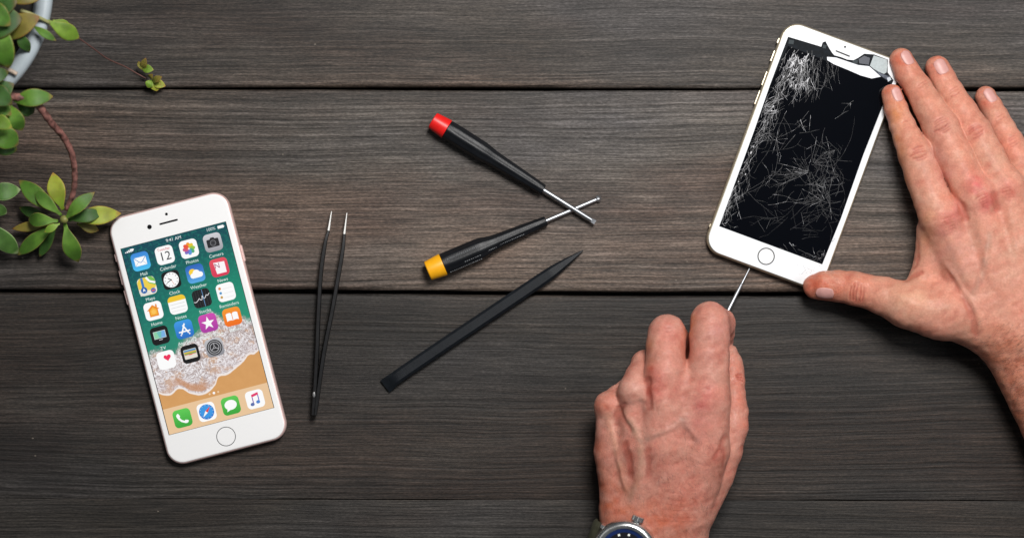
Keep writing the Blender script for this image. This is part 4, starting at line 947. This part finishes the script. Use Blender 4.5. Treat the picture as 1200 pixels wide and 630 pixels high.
for a,l,w_ in ((-1.1,8,1.0),(-2.6,10,.8)):
    c,s_=math.cos(a),math.sin(a); V,F=rings([[(x*mm*c-y*mm*s_,x*mm*s_+y*mm*c,z) for x,y in ((-1.5,-w_/2),(l,-w_/4),(l,w_/4),(-1.5,w_/2))] for z in (5.3*mm,5.5*mm)]); mk('watch_hand',wl(V),F,silver,dial,smooth=False)
V,F=latz([(1.2*mm,5.0*mm),(1.2*mm,5.7*mm),(.8*mm,5.8*mm)],20); mk('hand_hub',wl(V),F,silver,dial)
V,F=lathe_x([(18.6*m_,2.2*mm),(20.0*m_,2.2*mm),(20.1*m_,3.3*mm),(22.8*m_,3.3*mm),(23.2*m_,2.7*mm)],72,lambda x,a:.04*math.cos(18*a) if x>20.05*m_ else 0)
Rz=Matrix.Rotation(math.radians(90),4,'Z'); V=[tuple(Rz@Vector(p)+Vector((0,0,.0015))) for p in V]; mk('crown',wl(V),F,silver,wt,sharp=30)
for sx in (-1,1):
    for sy in (-1,1):
        V,F=slab(.0018,.0015,.0008,[(.0004,-.0025),(0,-.002),(0,.0025),(.0006,.0033)],4); V=[(x+sx*.0168,y+sy*.0093,z-abs(x)*0-.001) for x,y,z in V]; mk('lug',wl(V),F,silver,wt,sharp=40)
# leather strap round the wrist
oc=(.0160,-.0,.0265); th=[]
for side in (-1,1):
    loops=[]
    for k in range(33):
        a=math.radians(90-side*(12+k*5.0)); ea,eb=.0352,.0235
        x=oc[0]+ea*math.cos(a); z=oc[2]+eb*math.sin(a); nx,nz=math.cos(a)/ea,math.sin(a)/eb; q=math.hypot(nx,nz); nx/=q; nz/=q
        if side<0 and a>math.radians(150) or True:
            loops.append([(x+nx*t,y,max(.0006,z+nz*t)) for y,t in ((-.0098,0),(-.0098,.0014),(-.0088,.0021),(.0088,.0021),(.0098,.0014),(.0098,0))])
    V,F=rings(loops); 
    st=mk('strap',V,F,plain('olive_leather',(.05,.05,.03),.6,noise=.25,nscale=400,bump=.4,bscale=900),wt,sharp=40)
# ------------------------------------------------------------------ plant in its pot
def leafmat(name,ca,cb,ce):   # base colour, mid colour, edge/tip colour
    m,N,L,b=newmat(name); at=N.new('ShaderNodeAttribute'); at.attribute_name='leafpos'; sp_=N.new('ShaderNodeSeparateXYZ'); L.new(at.outputs['Vector'],sp_.inputs[0])
    tc=N.new('ShaderNodeTexCoord'); n=N.new('ShaderNodeTexNoise'); n.inputs['Scale'].default_value=110; n.inputs['Detail'].default_value=5; L.new(tc.outputs['Object'],n.inputs['Vector'])
    def mix(f,a,b_,mode='MIX'):
        x=N.new('ShaderNodeMix'); x.data_type='RGBA'; x.blend_type=mode
        for i,y in ((0,f),(6,a),(7,b_)):
            if isinstance(y,(int,float)): x.inputs[i].default_value=y
            elif isinstance(y,tuple): x.inputs[i].default_value=(*y,1)
            else: L.new(y,x.inputs[i])
        return x.outputs[2]
    def mr(x,a,b_,c=0,d=1):
        r=N.new('ShaderNodeMapRange'); r.interpolation_type='SMOOTHSTEP'; r.inputs[1].default_value=a; r.inputs[2].default_value=b_; r.inputs[3].default_value=c; r.inputs[4].default_value=d; L.new(x,r.inputs[0]); return r.outputs[0]
    c=mix(mr(sp_.outputs[0],.1,.8),ca,cb); c=mix(mr(n.outputs['Fac'],.4,.65,0,.7),c,tuple(x*.55 for x in cb))
    c=mix(mr(sp_.outputs[1],.84,1.0,0,.6),c,ce); c=mix(mr(sp_.outputs[0],.86,1.0,0,.8),c,ce)
    L.new(c,b.inputs['Base Color']); setp(b,Roughness=.55,Specular_IOR_Level=.35,Subsurface_Weight=.4,Subsurface_Radius=(.4,1,.2),Subsurface_Scale=.002)
    bp=N.new('ShaderNodeBump'); bp.inputs['Strength'].default_value=.25; bp.inputs['Distance'].default_value=.0005; L.new(n.outputs['Fac'],bp.inputs['Height']); L.new(bp.outputs[0],b.inputs['Normal'])
    return m
LM={'green':leafmat('leaf_green',(.13,.26,.03),(.08,.19,.022),(.26,.16,.05)),
    'dark':leafmat('leaf_dark',(.05,.13,.02),(.04,.11,.018),(.12,.07,.02)),
    'lime':leafmat('leaf_lime',(.21,.34,.04),(.16,.28,.03),(.36,.30,.06)),
    'yellow':leafmat('leaf_yellow',(.20,.32,.03),(.34,.38,.04),(.42,.20,.05)),
    'blue':leafmat('leaf_blue_green',(.07,.17,.03),(.08,.18,.035),(.36,.42,.22)),
    'rust':leafmat('leaf_rusty',(.15,.17,.025),(.21,.17,.03),(.22,.08,.02))}
def leaf(root,b,t,wpx,mat='green',thick=.28,arch=4,blunt=.0,tw=0,name='leaf'):
    B=W(*b); T=W(*t); d=T-B; L_=d.length; x=d.normalized(); y=Vector((0,0,1)).cross(x).normalized(); z=x.cross(y)
    if tw: q=Matrix.Rotation(math.radians(tw),3,x); y=q@y; z=q@z
    hwid=wpx*S/2; loops=[]; A=[]; n=18; m=18
    for i in range(n+1):
        s_=i/n; s2=min(max(s_,.006),.994)
        prof=(math.sin(math.pi*s2**(.95+.25*(1-blunt)))**(.62+.3*(1-blunt)))
        if s_<.2: prof=max(prof,.22+.3*s_)
        wv=hwid*prof; c=B+d*s_+z*(math.sin(math.pi*s_)*arch/1000); l=[]
        for k in range(m):
            a=2*math.pi*k/m; ca,sa=math.cos(a),math.sin(a); cup=.22*ca*ca
            l.append(tuple(c+y*(wv*ca)+z*(wv*(thick*sa*(1 if sa<0 else .75)+cup-.1)))); A.append((s_,abs(ca)**1.0,0))
        loops.append(l)
    V,F=rings(loops); o=mk(name,V,F,LM[mat],root,world=True)
    at=o.data.attributes.new('leafpos','FLOAT_VECTOR','POINT'); at.data.foreach_set('vector',np.array(A,dtype=np.float32).ravel()); return o
pot=thing('plant_pot','round pale glazed pot at the table corner, filled with dark soil','pot',W(-95,20,0))
PC=(-98,-12); Ro=160
def pr(r,z): # ring of the pot
    c=W(PC[0],PC[1],0); f=(H*1000-z)/(H*1000); cc=W(PC[0],PC[1],z)
    return [(cc.x+r*S*f*math.cos(2*math.pi*k/120),cc.y+r*S*f*math.sin(2*math.pi*k/120),z/1000) for k in range(120)]
V,F=rings([pr(112,0.3),pr(116,1),pr(140,48),pr(146,60),pr(155,62),pr(159,64),pr(160.5,70),pr(159.5,74),pr(156,76.5),pr(149,77.3),pr(143,76),pr(140,73),pr(138,60)],True,False)
mk('pot_wall',V,F,plain('pale_glazed_clay',(.36,.41,.44),.4,noise=.18,nscale=40,bump=.5,bscale=120),pot,world=True,sharp=60)
V,F=rings([pr(139,58),pr(139,64),pr(60,66),pr(2,65)]); mk('soil',V,F,plain('dark_soil',(.010,.008,.006),.95,noise=.5,nscale=600,bump=1.,bscale=500),pot,world=True)
# main succulent
pl=thing('succulent_plant','green succulent trailing over the pot on a red brown stem, ending in a rosette','plant',W(20,110,0))
bark=plain('red_brown_stem',(.20,.085,.07),.65,noise=.85,nscale=260,bump=.6,bscale=900)
P=[(8,112,72),(20,114,73),(36,117,72),(47,126,68),(60,144,60),(74,160,50),(84,180,40),(87.5,203,32),(86,225,27),(78,246,22)]
q=spline(P,6); pts=[W(*x) for x in q]
g=G(); g.add(*tube(pts,[ (4.6-1.7*i/len(pts))*S*(1+.10*math.sin(i*2.1)+.06*random.random()) for i in range(len(pts))],12)); g.build('stem',[bark],pl,world=True)
R0=(74,256)
for b,t,w_,m,ar in (
    ((66,262,17),(20,299,7),17,'green',2),((62,258,15),(22,243,8),13,'dark',2),((66,266,12),(46,301,6),13,'dark',1),((64,262,12),(14,268,8),12,'rust',1),
    ((82,256,16),(142,250,12),22,'yellow',4),((90,262,14),(116,270,8),12,'rust',1),
    ((70,250,20),(22,211,18),21,'green',4),((76,262,20),(92,307,10),21,'green',4),((68,259,20),(33,257,14),17,'green',4),((80,258,20),(121,249,16),16,'dark',3),
    ((74,246,22),(62,202,24),21,'yellow',3),((72,252,24),(40,222,22),15,'green',3),((76,257,25),(111,225,26),16,'green',4),((70,262,24),(52,272,24),9,'lime',1)):
    leaf(pl,b,t,w_,m,arch=ar)
g=G(); V,F=rings([[tuple(W(75+r*math.cos(a),257+r*math.sin(a),z)) for a in np.linspace(0,6.283,14,endpoint=False)] for r,z in ((5,20),(5,25),(2.4,27))]); g.add(V,F); g.build('growing_tip',[plain('pale_bud',(.22,.22,.06),.5)],pl,world=True)
for b,t,w_,m,ar,bl in (
    ((16,118,72),(62,113,70),20,'green',4,.6),((12,124,70),(26,153,66),20,'green',4,.6),((20,120,66),(40,132,60),18,'dark',3,.5),
    ((-8,150,70),(21,170,64),26,'green',4,.7),((-10,165,60),(20,176,56),22,'dark',4,.7),((-6,138,78),(14,150,80),16,'lime',3,.7),((-14,120,74),(16,98,80),26,'dark',3,.6),((-10,112,70),(13,135,76),22,'green',3,.6)):
    leaf(pl,b,t,w_,m,arch=ar,blunt=bl)
# broad leaved plant in the pot
p2=thing('broad_leaved_plant','broad leaved green plant crowding the pot rim beside a yellowish pointed bud','plant',W(5,40,0))
for b,t,w_,m,ar,bl in (
    ((-22,30,85),(26,22,92),40,'dark',4,.9),((2,42,80),(46,20,86),26,'rust',3,.9),((-12,10,84),(20,2,96),36,'dark',4,.8),((6,-12,86),(48,-2,88),26,'rust',3,.9),
    ((2,30,92),(10,80,84),24,'green',4,.9),((-10,36,90),(6,78,82),22,'lime',4,.9),((20,36,84),(35,61,78),13,'dark',2,.2),((38,30,82),(66,48,80),9,'green',2,.1),
    ((-12,104,82),(14,122,84),24,'dark',3,.8),((-14,6,96),(12,30,98),24,'green',4,.8),((-20,96,86),(10,84,84),18,'dark',3,.8)):
    leaf(p2,b,t,w_,m,arch=ar,blunt=bl)
g=G(); g.add(*tube([W(*x) for x in spline([(24,12,84),(42,19,82),(58,27,76)],6)],2.0*S,10)); g.build('stalk',[plain('pale_stalk',(.30,.30,.12),.55)],p2,world=True)
leaf(p2,(56,25,76),(93,45,62),19,'lime',.5,2,.1,name='bud'); leaf(p2,(62,24,72),(83,31,66),9,'lime',.3,1,.2)
g=G(); g.add(*tube([W(*x) for x in spline([(-6,79,80),(8,81,80),(20,87,79)],6)],2.4*S,10)); g.build('twig',[plain('pale_twig',(.42,.33,.26),.6,noise=.3,nscale=500)],p2,world=True)
# thin trailing runner
g=G(); g.add(*tube([W(*x) for x in spline([(91,44,62),(108,56,48),(126,69,30),(146,78,14),(160,86,7),(171,92,4)],8)],.85*S,8)); g.build('runner',[plain('dark_runner',(.13,.06,.05),.6)],p2,world=True)
for b,t,w_,m,ar in (((167,82,7),(171,68,12),8,'rust',1),((166,80,7),(180,82,10),10,'lime',1),((167,82,8),(162,72,8),6,'rust',1),((176,95,5),(194,101,6),11,'yellow',1),((180,92,6),(184,107,5),13,'yellow',1),((178,96,7),(190,90,12),8,'rust',1),((178,94,7),(173,103,7),10,'lime',1),((176,92,6),(179,87,11),7,'rust',1)):
    leaf(p2,b,t,w_,m,arch=ar,blunt=.5,name='small_leaf')
# variegated stem at the edge of the picture
p3=thing('pale_edged_plant','trailing leaves with pale edges on the dark boards left of the rosette','plant',W(-20,260,0))
for b,t,w_,m,ar in (((-16,228,26),(24,222,22),21,'blue',3),((-14,238,24),(8,250,16),14,'blue',2),((-12,262,20),(21,297,8),22,'blue',3),((-18,236,22),(-50,222,24),20,'blue',3),((-18,250,22),(-48,270,14),20,'blue',3)):
    leaf(p3,b,t,w_,m,arch=ar,blunt=.5)
g=G(); g.add(*tube([W(*x) for x in spline([(-70,150,60),(-40,200,34),(-18,235,22),(-12,262,16)],8)],2.6*S,10)); g.build('stem',[bark],p3,world=True)
